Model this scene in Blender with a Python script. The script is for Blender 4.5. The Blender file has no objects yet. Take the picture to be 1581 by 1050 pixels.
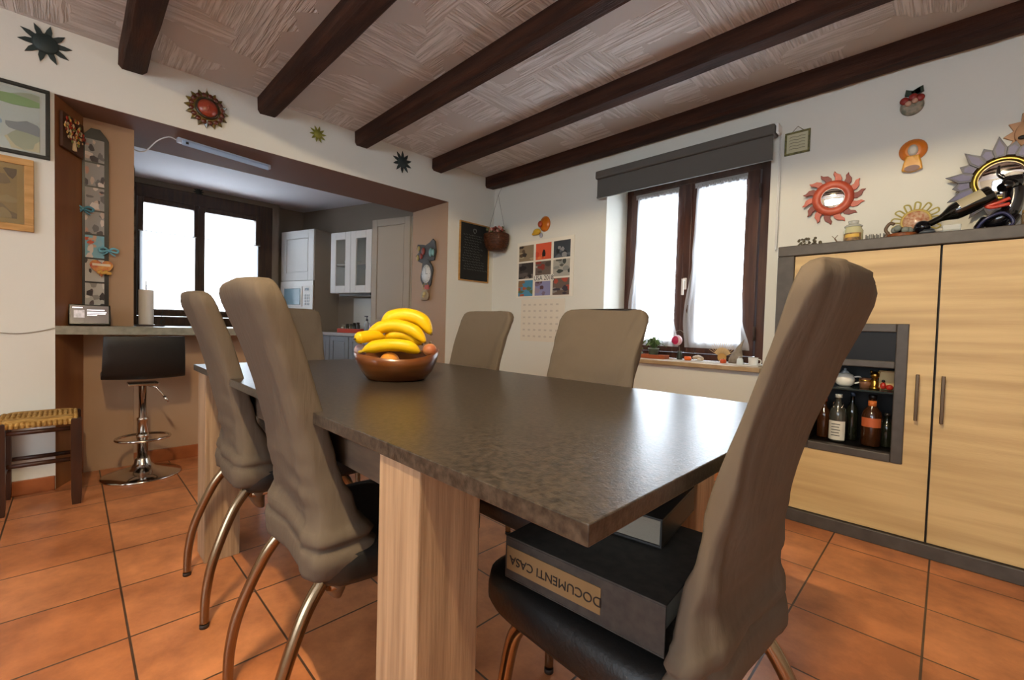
import bpy, bmesh, math, random
from mathutils import Vector, Matrix, noise
C = bpy.context.scene
COL = C.collection
PI = math.pi
R = math.radians
# ---------------------------------------------------------------- camera
def make_camera():
    yw, pt, rl = R(44.8), R(1.7), R(1.6)
    f = Vector((-math.sin(yw)*math.cos(pt), math.cos(yw)*math.cos(pt), -math.sin(pt)))
    rt = Vector((math.cos(yw), math.sin(yw), 0)); up = rt.cross(f)
    r2 = rt*math.cos(rl)+up*math.sin(rl); u2 = up*math.cos(rl)-rt*math.sin(rl)
    cd = bpy.data.cameras.new('camera'); co = bpy.data.objects.new('camera', cd); COL.objects.link(co)
    m = Matrix((r2, u2, -f)).transposed().to_4x4(); m.translation = (0, 0, .95)
    co.matrix_world = m
    cd.sensor_fit = 'HORIZONTAL'; cd.sensor_width = 36; cd.lens = 676/1581*36; cd.clip_start = .01
    C.camera = co
make_camera()
C.view_settings.view_transform = 'Standard'
C.view_settings.look = 'None'
C.view_settings.gamma = 1
C.view_settings.use_curve_mapping = False
C.view_settings.exposure = -0.06
# ---------------------------------------------------------------- daylight and added fill
W = bpy.data.worlds.new('sky'); C.world = W; W.use_nodes = True
bg = W.node_tree.nodes['Background']; bg.inputs[0].default_value = (.80, .90, 1, 1); bg.inputs[1].default_value = 8.0
def area(name, loc, rot, sx, sy, power, color, spread=180, portal=False):
    l = bpy.data.lights.new(name, 'AREA'); l.shape = 'RECTANGLE'; l.size = sx; l.size_y = sy
    l.energy = power; l.color = color; l.spread = R(spread)
    if portal: l.cycles.is_portal = True
    o = bpy.data.objects.new(name, l); COL.objects.link(o); o.location = loc; o.rotation_euler = rot; return o
# daylight entering the dining window, and the kitchen window
area('daylight_dining_window', (-1.45, 3.62, 1.42), (R(-90), 0, 0), 1.2, 1.35, 26, (.80, .90, 1))
area('daylight_kitchen_window', (-6.30, 1.10, 1.60), (0, R(-90), 0), 1.3, 1.3, 12, (.80, .90, 1))
area('added_cool_fill_near', (.1, -3.24, 1.52), (R(90), 0, 0), 3.2, 1.2, 18, (.70, .87, 1))  # added cool fill light at an invented opening behind the camera
# ---------------------------------------------------------------- materials
def lin(h):
    h = h.lstrip('#'); v = [int(h[i:i+2], 16)/255 for i in (0, 2, 4)]
    return tuple((x/12.92 if x <= .04045 else ((x+.055)/1.055)**2.4) for x in v)+(1,)
MATS = {}
def mat(name, col, rough=.6, metal=0, col2=None, nscale=8, stretch=(1, 1, 1), bump=0, bscale=60, emit=0, trans=0, alpha=1, spec=.5, detail=4, coat=0, bstretch=None, ior=1.45, ramp=(.35, .65)):
    if name in MATS: return MATS[name]
    m = bpy.data.materials.new(name); m.use_nodes = True; nt = m.node_tree; N = nt.nodes; L = nt.links
    b = N['Principled BSDF']
    c = lin(col) if isinstance(col, str) else col
    b.inputs['Base Color'].default_value = c; b.inputs['Roughness'].default_value = rough; b.inputs['Metallic'].default_value = metal
    b.inputs['Specular IOR Level'].default_value = spec; b.inputs['IOR'].default_value = ior
    b.inputs['Transmission Weight'].default_value = trans; b.inputs['Alpha'].default_value = alpha
    b.inputs['Coat Weight'].default_value = coat
    tc = N.new('ShaderNodeTexCoord')
    if col2 is not None:
        mp = N.new('ShaderNodeMapping'); mp.inputs['Scale'].default_value = stretch; L.new(tc.outputs['Object'], mp.inputs[0])
        nz = N.new('ShaderNodeTexNoise'); nz.inputs['Scale'].default_value = nscale; nz.inputs['Detail'].default_value = detail; L.new(mp.outputs[0], nz.inputs['Vector'])
        cr = N.new('ShaderNodeValToRGB'); cr.color_ramp.elements[0].position = ramp[0]; cr.color_ramp.elements[1].position = ramp[1]
        cr.color_ramp.elements[0].color = c; cr.color_ramp.elements[1].color = lin(col2)
        L.new(nz.outputs['Fac'], cr.inputs[0]); L.new(cr.outputs[0], b.inputs['Base Color'])
    if bump:
        mp2 = N.new('ShaderNodeMapping'); mp2.inputs['Scale'].default_value = bstretch or stretch; L.new(tc.outputs['Object'], mp2.inputs[0])
        nb = N.new('ShaderNodeTexNoise'); nb.inputs['Scale'].default_value = bscale; nb.inputs['Detail'].default_value = 3; L.new(mp2.outputs[0], nb.inputs['Vector'])
        bp = N.new('ShaderNodeBump'); bp.inputs['Strength'].default_value = bump; bp.inputs['Distance'].default_value = .01
        L.new(nb.outputs['Fac'], bp.inputs['Height']); L.new(bp.outputs[0], b.inputs['Normal'])
    if emit:
        b.inputs['Emission Color'].default_value = c; b.inputs['Emission Strength'].default_value = emit
    MATS[name] = m; return m
def m_tiles():
    m = bpy.data.materials.new('terracotta_tiles'); m.use_nodes = True; nt = m.node_tree; N = nt.nodes; L = nt.links; b = N['Principled BSDF']
    tc = N.new('ShaderNodeTexCoord'); mp = N.new('ShaderNodeMapping'); mp.inputs['Location'].default_value = (.015, -.12, 0)
    L.new(tc.outputs['Object'], mp.inputs[0])
    br = N.new('ShaderNodeTexBrick'); br.offset = 0; br.squash = 1; br.inputs['Scale'].default_value = 1
    br.inputs['Brick Width'].default_value = .3333; br.inputs['Row Height'].default_value = .3333
    br.inputs['Mortar Size'].default_value = .0035; br.inputs['Mortar Smooth'].default_value = .3; br.inputs['Bias'].default_value = 0
    br.inputs['Color1'].default_value = lin('#c28358'); br.inputs['Color2'].default_value = lin('#b57449'); br.inputs['Mortar'].default_value = lin('#4d3a2c')
    L.new(mp.outputs[0], br.inputs[0])
    nz = N.new('ShaderNodeTexNoise'); nz.inputs['Scale'].default_value = 5; nz.inputs['Detail'].default_value = 8; nz.inputs['Roughness'].default_value = .65; L.new(tc.outputs['Object'], nz.inputs['Vector'])
    cr = N.new('ShaderNodeValToRGB'); cr.color_ramp.elements[0].position = .38; cr.color_ramp.elements[1].position = .66
    cr.color_ramp.elements[0].color = (.72, .62, .56, 1); cr.color_ramp.elements[1].color = (1.25, 1.18, 1.1, 1); L.new(nz.outputs['Fac'], cr.inputs[0])
    mx = N.new('ShaderNodeMix'); mx.data_type = 'RGBA'; mx.blend_type = 'MULTIPLY'; mx.inputs[0].default_value = 1
    L.new(br.outputs['Color'], mx.inputs[6]); L.new(cr.outputs[0], mx.inputs[7]); L.new(mx.outputs[2], b.inputs['Base Color'])
    b.inputs['Roughness'].default_value = .34
    iv = N.new('ShaderNodeMath'); iv.operation = 'SUBTRACT'; iv.inputs[0].default_value = 1; L.new(br.outputs['Fac'], iv.inputs[1])
    ad = N.new('ShaderNodeMath'); ad.operation = 'MULTIPLY_ADD'; ad.inputs[1].default_value = .25; L.new(nz.outputs['Fac'], ad.inputs[0]); L.new(iv.outputs[0], ad.inputs[2])
    bp = N.new('ShaderNodeBump'); bp.inputs['Strength'].default_value = .5; bp.inputs['Distance'].default_value = .004; L.new(ad.outputs[0], bp.inputs['Height']); L.new(bp.outputs[0], b.inputs['Normal'])
    return m
def m_ceiling():
    m = bpy.data.materials.new('straw_relief_ceiling'); m.use_nodes = True; nt = m.node_tree; N = nt.nodes; L = nt.links; b = N['Principled BSDF']
    tc = N.new('ShaderNodeTexCoord')
    nd = N.new('ShaderNodeTexNoise'); nd.inputs['Scale'].default_value = 14; nd.inputs['Detail'].default_value = 2; L.new(tc.outputs['Object'], nd.inputs['Vector'])
    av = N.new('ShaderNodeVectorMath'); av.operation = 'MULTIPLY_ADD'; av.inputs[1].default_value = (.05, .05, 0); L.new(nd.outputs['Color'], av.inputs[0]); L.new(tc.outputs['Object'], av.inputs[2])
    vo = N.new('ShaderNodeTexVoronoi'); vo.voronoi_dimensions = '2D'; vo.distance = 'CHEBYCHEV'; vo.inputs['Scale'].default_value = 4.5; vo.inputs['Randomness'].default_value = .8
    L.new(av.outputs[0], vo.inputs['Vector'])
    sx = N.new('ShaderNodeSeparateColor'); L.new(vo.outputs['Color'], sx.inputs[0])
    def stripes(sc):
        mp = N.new('ShaderNodeMapping'); mp.inputs['Scale'].default_value = sc; L.new(tc.outputs['Object'], mp.inputs[0])
        n = N.new('ShaderNodeTexNoise'); n.inputs['Scale'].default_value = 1; n.inputs['Detail'].default_value = 2; L.new(mp.outputs[0], n.inputs['Vector'])
        r = N.new('ShaderNodeValToRGB'); r.color_ramp.elements[0].position = .38; r.color_ramp.elements[1].position = .6; L.new(n.outputs['Fac'], r.inputs[0]); return r
    s1 = stripes((4, 75, 1)); s2 = stripes((75, 4, 1))
    gt = N.new('ShaderNodeMath'); gt.operation = 'GREATER_THAN'; gt.inputs[1].default_value = .5; L.new(sx.outputs[0], gt.inputs[0])
    mx = N.new('ShaderNodeMix'); mx.data_type = 'RGBA'; L.new(gt.outputs[0], mx.inputs[0]); L.new(s1.outputs[0], mx.inputs[6]); L.new(s2.outputs[0], mx.inputs[7])
    fl = N.new('ShaderNodeMath'); fl.operation = 'GREATER_THAN'; fl.inputs[1].default_value = .30; L.new(sx.outputs[1], fl.inputs[0])
    mx2 = N.new('ShaderNodeMix'); mx2.data_type = 'RGBA'; mx2.inputs[6].default_value = (.0, .0, .0, 1); L.new(fl.outputs[0], mx2.inputs[0]); L.new(mx.outputs[2], mx2.inputs[7])
    bp = N.new('ShaderNodeBump'); bp.inputs['Strength'].default_value = 1; bp.inputs['Distance'].default_value = .007; L.new(mx2.outputs[2], bp.inputs['Height']); L.new(bp.outputs[0], b.inputs['Normal'])
    cm = N.new('ShaderNodeMix'); cm.data_type = 'RGBA'; cm.inputs[6].default_value = lin('#c4c2c0'); cm.inputs[7].default_value = lin('#e0e0e0')
    L.new(mx2.outputs[2], cm.inputs[0]); L.new(cm.outputs[2], b.inputs['Base Color']); b.inputs['Roughness'].default_value = .8
    return m
def m_sheer(name, c=(.95, .97, 1), tr=.45):
    m = bpy.data.materials.new(name); m.use_nodes = True; nt = m.node_tree; N = nt.nodes; L = nt.links; N.clear()
    o = N.new('ShaderNodeOutputMaterial'); a = N.new('ShaderNodeBsdfTransparent'); t = N.new('ShaderNodeBsdfTranslucent'); d = N.new('ShaderNodeBsdfDiffuse')
    t.inputs[0].default_value = c+(1,); d.inputs[0].default_value = c+(1,)
    m1 = N.new('ShaderNodeMixShader'); m1.inputs[0].default_value = .4; L.new(t.outputs[0], m1.inputs[1]); L.new(d.outputs[0], m1.inputs[2])
    m2 = N.new('ShaderNodeMixShader'); m2.inputs[0].default_value = tr; L.new(m1.outputs[0], m2.inputs[1]); L.new(a.outputs[0], m2.inputs[2]); L.new(m2.outputs[0], o.inputs[0])
    return m
M_WALL = mat('white_wall_plaster', '#d8d7ce', .85, bump=.08, bscale=40)
M_TAN = mat('tan_painted_reveal', '#a8886a', .6, bump=.05, bscale=60)
M_ORANGE = mat('varnished_brown_panel', '#8d5a32', .45, col2='#7a4826', nscale=3, stretch=(3, 3, .6))
M_TAUPE = mat('taupe_kitchen_wall', '#8d8275', .8, bump=.05)
M_SOFFIT = mat('brown_painted_soffit', '#76594a', .75, bump=.05)
M_KCEIL = mat('kitchen_ceiling_white', '#cfcdd2', .85)
M_TILE = m_tiles(); M_CEIL = m_ceiling()
M_SKIRT = mat('terracotta_skirting', '#9a552c', .4, col2='#84451f', nscale=9)
M_BEAM = mat('dark_beam_wood', '#2e1a12', .72, col2='#4a2c1e', nscale=5, stretch=(.5, 5, 5), bump=.5, bscale=14, bstretch=(1, 12, 12), ramp=(.4, .75), spec=.3)
M_TABLE = mat('dark_stone_laminate', '#26211c', .3, col2='#463d34', nscale=95, detail=7, bump=.06, bscale=260, ramp=(.36, .66))
M_OAKV = mat('pale_oak_vertical', '#a98c6e', .5, col2='#8d7258', nscale=5, stretch=(16, 16, .7), bump=.1, bscale=40, bstretch=(6, 6, .3))
M_OAKH = mat('light_oak_horizontal', '#c6aa78', .5, col2='#a78a5c', nscale=2.2, stretch=(.5, 4, 9), detail=6, bump=.08, bscale=20, bstretch=(1, 8, 14), ramp=(.38, .72))
M_CABF = mat('anthracite_frame', '#48423d', .5, col2='#3d3732', nscale=20)
M_DARK = mat('near_black_interior', '#100e0d', .4, spec=.2)
M_FABRIC = mat('taupe_cotton_cover', '#5c5145', .9, bump=.32, bscale=4.5, bstretch=(9, 9, 1.3), spec=.2)
M_BLACK = mat('black_leatherette', '#141312', .45, bump=.1, bscale=120)
M_SHELL = mat('grey_brown_leatherette', '#5d5243', .5, bump=.1, bscale=90)
M_CHROME = mat('polished_chrome', '#cfcac2', .12, 1)
M_BRONZE = mat('brushed_bronze_leg', '#917d66', .22, 1)
M_WINW = mat('dark_red_window_wood', '#4b2a1c', .4, col2='#37190f', nscale=6, stretch=(6, 6, .6), coat=.3)
M_KWINW = mat('brown_kitchen_window_wood', '#4a3322', .45, col2='#36241a', nscale=6, stretch=(6, 6, .6))
M_GLASS = mat('window_glass', '#ffffff', .0, trans=1, ior=1.02, spec=.3)
M_BLIND = mat('grey_blind_fabric', '#5a5752', .8, bump=.1, bscale=200)
M_WHITE = mat('white_plastic', '#e6e4e0', .4)
M_STEEL = mat('dark_green_metal', '#2f3a3a', .5, .4)
M_GOLD = mat('gold_metal', '#c39a4a', .3, 1)
M_MIRROR = mat('mirror_glass', '#f4f4f4', .04, 1)
M_SHEER = m_sheer('sheer_white_voile')
M_COUNTER = mat('grey_stone_counter', '#8d8878', .35, col2='#7b7667', nscale=30)
M_KWHITE = mat('white_kitchen_door', '#d4d2cf', .45)
M_PANTRY = mat('beige_kitchen_door', '#a89c8c', .5)
M_FRAMEB = mat('black_picture_frame', '#14140f', .55)
M_FRAMEW = mat('wooden_picture_frame', '#b98b4e', .45, col2='#a17438', nscale=9, stretch=(1, 1, 5))
M_WBROWN = mat('dark_stool_wood', '#40200f', .4, col2='#2c150a', nscale=7, stretch=(4, 4, .6))
def pc(h, rough=.6, **k): return mat('paint_'+h.lstrip('#'), h, rough, **k)
# ---------------------------------------------------------------- mesh helpers
def set_props(o, label=None, cat=None, group=None, kind=None):
    if label: o['label'] = label
    if cat: o['category'] = cat
    if group: o['group'] = group
    if kind: o['kind'] = kind
    return o
def thing(name, label, cat, loc=(0, 0, 0), rz=0, group=None, kind=None):
    o = bpy.data.objects.new(name, None); COL.objects.link(o); o.empty_display_size = .05
    o.location = loc; o.rotation_euler = (0, 0, R(rz)); return set_props(o, label, cat, group, kind)
class MB:
    def __init__(s): s.bm = bmesh.new(); s.mi = 0
    def _f(s, fs, smooth=False):
        for f in fs: f.material_index = s.mi; f.smooth = smooth
    def box(s, x0, x1, y0, y1, z0, z1, mx=None):
        v = [s.bm.verts.new(p) for p in [(x0, y0, z0), (x1, y0, z0), (x1, y1, z0), (x0, y1, z0), (x0, y0, z1), (x1, y0, z1), (x1, y1, z1), (x0, y1, z1)]]
        if mx is not None:
            for q in v: q.co = mx @ q.co
        fs = [s.bm.faces.new([v[i] for i in q]) for q in [(3, 2, 1, 0), (4, 5, 6, 7), (0, 1, 5, 4), (1, 2, 6, 5), (2, 3, 7, 6), (3, 0, 4, 7)]]
        s._f(fs); return s
    def quad(s, a, b, c, d):
        s._f([s.bm.faces.new([s.bm.verts.new(p) for p in (a, b, c, d)])]); return s
    def prism(s, pts, y0, y1):
        """polygon of (x,z), extruded from y0 (front) to y1"""
        n = len(pts); a = [s.bm.verts.new((p[0], y0, p[1])) for p in pts]; b = [s.bm.verts.new((p[0], y1, p[1])) for p in pts]
        fs = [s.bm.faces.new(a), s.bm.faces.new(b[::-1])]+[s.bm.faces.new([a[i], b[i], b[(i+1) % n], a[(i+1) % n]]) for i in range(n)]
        s._f(fs); return s
    def loft(s, rings, close=True, cap=True, smooth=True):
        V = [[s.bm.verts.new(p) for p in r] for r in rings]; n = len(V[0]); fs = []
        for i in range(len(V)-1):
            for j in range(n if close else n-1):
                k = (j+1) % n; fs.append(s.bm.faces.new([V[i][j], V[i][k], V[i+1][k], V[i+1][j]]))
        s._f(fs, smooth)
        if cap and close:
            s._f([s.bm.faces.new(V[0][::-1]), s.bm.faces.new(V[-1])], False)
        return s
    def lathe(s, prof, n=24, c=(0, 0, 0), smooth=True, sx=1, sy=1, axis='Z'):
        rings = []
        for r, z in prof:
            ring = []
            for i in range(n):
                a = 2*PI*i/n; p = (r*sx*math.cos(a), r*sy*math.sin(a), z)
                if axis == 'Y': p = (p[0], z, p[1]) 
                if axis == 'X': p = (z, p[0], p[1])
                ring.append((p[0]+c[0], p[1]+c[1], p[2]+c[2]))
            rings.append(ring)
        return s.loft(rings, smooth=smooth)
    def tube(s, pts, r, n=8, cap=True):
        P = [Vector(p) for p in pts]; rs = r if isinstance(r, (list, tuple)) else [r]*len(P); rings = []
        up = Vector((0, 0, 1)); t0 = (P[1]-P[0]).normalized()
        if abs(t0.dot(up)) > .95: up = Vector((1, 0, 0))
        for i, p in enumerate(P):
            t = (P[min(i+1, len(P)-1)]-P[max(i-1, 0)]).normalized()
            u = (up-t*up.dot(t)).normalized(); v = t.cross(u); up = u
            rings.append([tuple(p+(u*math.cos(2*PI*k/n)+v*math.sin(2*PI*k/n))*rs[i]) for k in range(n)])
        return s.loft(rings, cap=cap)
    def ball(s, c, r, n=12, m=8, sc=(1, 1, 1)):
        rings = []
        for i in range(m+1):
            a = -PI/2+PI*i/m; rr = max(math.cos(a), .02)
            rings.append([(c[0]+r*sc[0]*rr*math.cos(2*PI*k/n), c[1]+r*sc[1]*rr*math.sin(2*PI*k/n), c[2]+r*sc[2]*math.sin(a)) for k in range(n)])
        return s.loft(rings)
    def build(s, name, mats, parent=None, bevel=0, segs=2, loc=None, rot=None):
        bmesh.ops.recalc_face_normals(s.bm, faces=s.bm.faces)
        me = bpy.data.meshes.new(name); s.bm.to_mesh(me); s.bm.free()
        for m in (mats if isinstance(mats, (list, tuple)) else [mats]): me.materials.append(m)
        o = bpy.data.objects.new(name, me); COL.objects.link(o)
        if parent: o.parent = parent
        if loc: o.location = loc
        if rot: o.rotation_euler = rot
        if bevel:
            b = o.modifiers.new('bevel', 'BEVEL'); b.width = bevel; b.segments = segs; b.limit_method = 'ANGLE'; b.angle_limit = R(40)
        return o
def struct(name, mb, m, bevel=0): return set_props(mb.build(name, m, bevel=bevel), kind='structure')
def text_part(name, s, size, m, parent, loc, rot=(R(90), 0, 0), ext=.0006, align='CENTER', sx=1):
    cu = bpy.data.curves.new(name, 'FONT'); cu.body = s; cu.size = size; cu.extrude = ext; cu.align_x = align; cu.align_y = 'CENTER'
    t = bpy.data.objects.new('tmp', cu); COL.objects.link(t); bpy.context.view_layer.update()
    me = bpy.data.meshes.new_from_object(t.evaluated_get(bpy.context.evaluated_depsgraph_get())); bpy.data.objects.remove(t); bpy.data.curves.remove(cu)
    me.materials.clear(); me.materials.append(m)
    o = bpy.data.objects.new(name, me); COL.objects.link(o); o.parent = parent; o.location = loc; o.rotation_euler = rot; o.scale = (sx, 1, 1); return o
def bez(pts, n=8):
    P = [Vector(p) for p in pts]; out = []
    for i in range(len(P)-1):
        p0 = P[max(i-1, 0)]; p1 = P[i]; p2 = P[i+1]; p3 = P[min(i+2, len(P)-1)]
        for k in range(n):
            t = k/n; out.append(.5*((2*p1)+(p2-p0)*t+(2*p0-5*p1+4*p2-p3)*t*t+(3*p1-p0-3*p2+p3)*t**3))
    out.append(P[-1]); return out
# ---------------------------------------------------------------- setting
XA, YB, ZC = -3.4, 3.108, 2.465
s = MB().box(-7.2, 2.8, -3.2, 4.2, -.1, 0); struct('floor', s, M_TILE)
s = MB().box(-3.4, 2.8, -3.2, 3.2, ZC, ZC+.1); struct('ceiling', s, M_CEIL)
# wall with the wide kitchen opening
s = MB().box(-3.9, XA, -3.2, -.062, 0, ZC); s.box(-4.0, XA, 2.52, 3.3, 0, ZC); s.box(-4.0, XA, -.062, 2.52, 2.2, ZC)
struct('wall_left', s, M_WALL)
s = MB().box(-4.0, XA-.0005, -.062, 2.52, 2.115, 2.2)
s.mi = 1; s.box(-4.0, XA+.0006, -.062, 2.52, 2.117, 2.2)
struct('trim_1', s, [M_SOFFIT, M_WALL])
s = MB(); s.box(-4.0, -3.402, 2.514, 2.52, 0, 2.115); struct('trim_2', s, M_TAN)
# slanted side of the opening and the tan pier behind it
s = MB(); V = [(-3.402, -.0615), (-3.66, .05), (-3.9, .05), (-3.9, -.0615)]
s.loft([[(x, y, 0) for x, y in V], [(x, y, 2.115) for x, y in V]], smooth=False); struct('trim_3', s, M_ORANGE)
s = MB().box(-4.0, -3.66, .05, .278, 0, 2.115); struct('trim_4', s, M_TAN)
s = MB().box(-3.85, -3.64, .278, .96, 0, .84); struct('wall_bar', s, M_TAN)
# window wall: piece left, right, above, below the window
wx0, wx1, wz0, wz1, D = -2.03, -.83, .735, 2.17, 3.5
s = MB().box(-4.0, wx0, YB, D+.02, 0, ZC); s.box(wx1, 2.8, YB, D+.02, 0, ZC); s.box(wx0, wx1, YB, D+.02, 0, wz0-.03); s.box(wx0, wx1, YB, D+.02, wz1, ZC)
struct('wall_window', s, M_WALL)
s = MB().box(2.62, 2.72, -3.2, -1.5, 0, ZC); s.box(2.62, 2.72, -1.5, 3.2, 0, ZC); struct('wall_right', s, M_WALL)
s = MB().box(-3.9, -1.6, -3.2, -3.1, 0, ZC); s.box(1.8, 2.72, -3.2, -3.1, 0, ZC); s.box(-1.6, 1.8, -3.2, -3.1, 0, .85); s.box(-1.6, 1.8, -3.2, -3.1, 2.2, ZC); struct('wall_near', s, M_WALL)  # unseen wall, its opening added to let cool fill in
s = MB(); s.box(-1.6, -1.53, -3.19, -3.12, .85, 2.2); s.box(1.73, 1.8, -3.19, -3.12, .85, 2.2); s.box(.065, .135, -3.19, -3.12, .92, 2.13); s.box(-1.53, 1.73, -3.19, -3.12, .85, .92); s.box(-1.53, 1.73, -3.19, -3.12, 2.13, 2.2); struct('added_fill_window', s, M_WINW)  # frame for the invented fill opening, out of view
# kitchen shell
s = MB().box(-6.35, -6.15, -.5, .40, 0, 2.45); s.box(-6.42, -6.15, 1.80, 1.885, 0, 2.45); s.box(-6.42, -6.30, 1.885, 3.4, 0, 2.45); s.box(-6.35, -6.15, .40, 1.80, 0, .86); s.box(-6.35, -6.15, .40, 1.80, 2.37, 2.45)
struct('wall_kitchen', s, M_TAUPE)
s = MB().box(-6.42, -3.9, -.5, 3.4, 2.43, 2.53); struct('ceiling_kitchen', s, M_KCEIL)
s = MB().box(-6.35, -3.9, -.6, -.5, 0, 2.45); struct('wall_kitchen_left', s, M_TAUPE)
KA = 17
kT = Matrix.Translation((-4.05, 2.53, 0)) @ Matrix.Rotation(R(KA), 4, 'Z')   # local x to the right, -y into the kitchen
s = MB().box(-2.6, .1, .38, .5, 0, 2.45, kT); struct('wall_kitchen_right', s, M_TAUPE)
# skirting
s = MB().box(XA, XA+.012, -3.1, -.064, 0, .078); struct('baseboard_left', s, M_SKIRT, .003)
s = MB().box(-3.64, -3.628, .278, .96, 0, .085); struct('baseboard_bar', s, M_SKIRT, .003)
s = MB().box(XA+.012, -.66, YB-.012, YB, 0, .078); struct('baseboard_window', s, M_SKIRT, .003)
s = MB().box(XA, XA+.012, 2.52, YB-.012, 0, .078); struct('baseboard_corner', s, M_SKIRT, .003)
# beams
blabel = ['dark wooden ceiling beam nearest the left edge, ending above the serving opening', 'second dark ceiling beam from the left edge, left of the small green sun',
          'middle dark ceiling beam, between the small green sun and the dark metal sun', 'dark ceiling beam just before the one along the window wall', 'dark ceiling beam running closest along the window wall above the blind']
for i, y in enumerate([.19, .895, 1.587, 2.325, 2.975]):
    bm = bmesh.new(); nx = 60; x0, x1 = XA+.001, 2.6; rings = []
    mb = MB(); ch = .018
    sec = [(0, ZC+.01), (0, 2.362+ch), (ch, 2.362), (.122-ch, 2.362), (.122, 2.362+ch), (.122, ZC+.01)]
    for k in range(nx+1):
        x = x0+(x1-x0)*k/nx; r = []
        for j, (a, z) in enumerate(sec):
            q = noise.noise(Vector((x*3.1, j*5.7, i*9.3)))*.007+noise.noise(Vector((x*14, j*3.7, i*4.3)))*.003
            r.append((x, y+a+(q if 0 < j < 5 else 0), z+(q if 0 < j < 5 else 0)))
        rings.append(r)
    mb.loft(rings, smooth=False)
    set_props(mb.build('ceiling_beam', M_BEAM), blabel[i], 'beam', 'dark wooden ceiling beams')
# ---------------------------------------------------------------- dining window
w = thing('window_1', None, None, (0, 0, 0), kind='structure')
fy0, fy1 = 3.43, 3.495
s = MB(); s.box(wx0, wx0+.06, fy0, fy1, wz0, wz1); s.box(wx1-.14, wx1, fy0, fy1, wz0, wz1); s.box(wx0+.06, wx1-.14, fy0, fy1, wz1-.06, wz1); s.box(wx0+.06, wx1-.14, fy0, fy1, wz0, wz0+.05)
s.build('window_frame', M_WINW, w, .004)
for a, b in ((-1.968, -1.472), (-1.468, -.972)):
    sw = .088; z0, z1 = wz0+.052, wz1-.062
    s = MB(); s.box(a, a+sw, fy0-.035, fy1-.02, z0, z1); s.box(b-sw, b, fy0-.035, fy1-.02, z0, z1); s.box(a+sw, b-sw, fy0-.035, fy1-.02, z1-.07, z1); s.box(a+sw, b-sw, fy0-.035, fy1-.02, z0, z0+.09)
    sa = s.build('sash', M_WINW, w, .006)
    s = MB().box(a+sw, b-sw, 3.455, 3.461, z0+.09, z1-.07); s.build('pane', M_GLASS, sa)
s = MB().box(-1.50, -1.44, fy0-.047, fy0-.0352, wz0+.06, wz1-.07); s.build('cover_strip', M_WINW, w, .004)
s = MB().box(-1.483, -1.457, fy0-.056, fy0-.0475, 1.28, 1.37); s.tube([(-1.47, fy0-.057, 1.35), (-1.47, fy0-.085, 1.35)], .008); s.box(-1.479, -1.461, fy0-.096, fy0-.083, 1.235, 1.36)
s.build('window_handle', M_WHITE, w, .003)
for z in (.95, 1.95):
    s = MB(); s.lathe([(.008, -.05), (.008, .05)], 10, (-.966, fy0-.04, z)); s.build('hinge', pc('#3a2a20'), w)
s = MB().box(wx0-.0, wx1+.0, YB-.055, fy0, wz0-.03, wz0); s.build('window_sill', mat('beige_sill', '#b39a78', .5, col2='#a08560', nscale=12), w, .004)
# kitchen window
w = thing('window_2', None, None, kind='structure')
X0, X1 = -6.20, -6.13
s = MB(); s.box(X0, X1, .40, .49, .86, 2.37); s.box(X0, X1, 1.66, 1.80, .86, 2.37); s.box(X0, X1, .49, 1.66, 2.23, 2.37); s.box(X0, X1, .49, 1.66, .86, .96)
s.build('window_frame', M_KWINW, w, .005)
for a, b in ((.492, 1.033), (1.037, 1.658)):
    s = MB(); s.box(X0+.01, X1+.02, a, a+.05, .962, 2.228); s.box(X0+.01, X1+.02, b-.05, b, .962, 2.228); s.box(X0+.01, X1+.02, a+.05, b-.05, 2.17, 2.228); s.box(X0+.01, X1+.02, a+.05, b-.05, .962, 1.04)
    sa = s.build('sash', M_KWINW, w, .005); s = MB().box(-6.17, -6.164, a+.05, b-.05, 1.04, 2.17); s.build('pane', M_GLASS, sa)
s = MB().box(-6.109, -6.1, 1.02, 1.05, 1.0, 2.2); s.box(-6.10, -6.08, 1.03, 1.045, 1.45, 1.58); s.build('window_handle', M_KWINW, w)
def cloth(name, label, corners, mtl, n=40, m=30, amp=.012, freq=9, top=None, pw=1.0):
    """corners: list of rows (z, x_left, x_right) on a plane, pleated along Y"""
    mb = MB(); rows = []
    zs = [c[0] for c in corners]
    for i in range(m+1):
        z = zs[0]+(zs[-1]-zs[0])*i/m
        for k in range(len(corners)-1):
            a, b = corners[k], corners[k+1]
            if (a[0]-z)*(b[0]-z) <= 0 and a[0] != b[0]: break
        t = (z-a[0])/(b[0]-a[0]); t = t*t*(3-2*t); xl = a[1]+(b[1]-a[1])*t; xr = a[2]+(b[2]-a[2])*t
        rows.append([(xl+(xr-xl)*j/n, amp*math.sin(freq*2*PI*j/n+.6*math.sin(z*5))+.01*noise.noise(Vector((j*.3, z*6, 1))), z) for j in range(n+1)])
    mb.loft(rows, close=False); o = mb.build(name, mtl); return o
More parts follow.
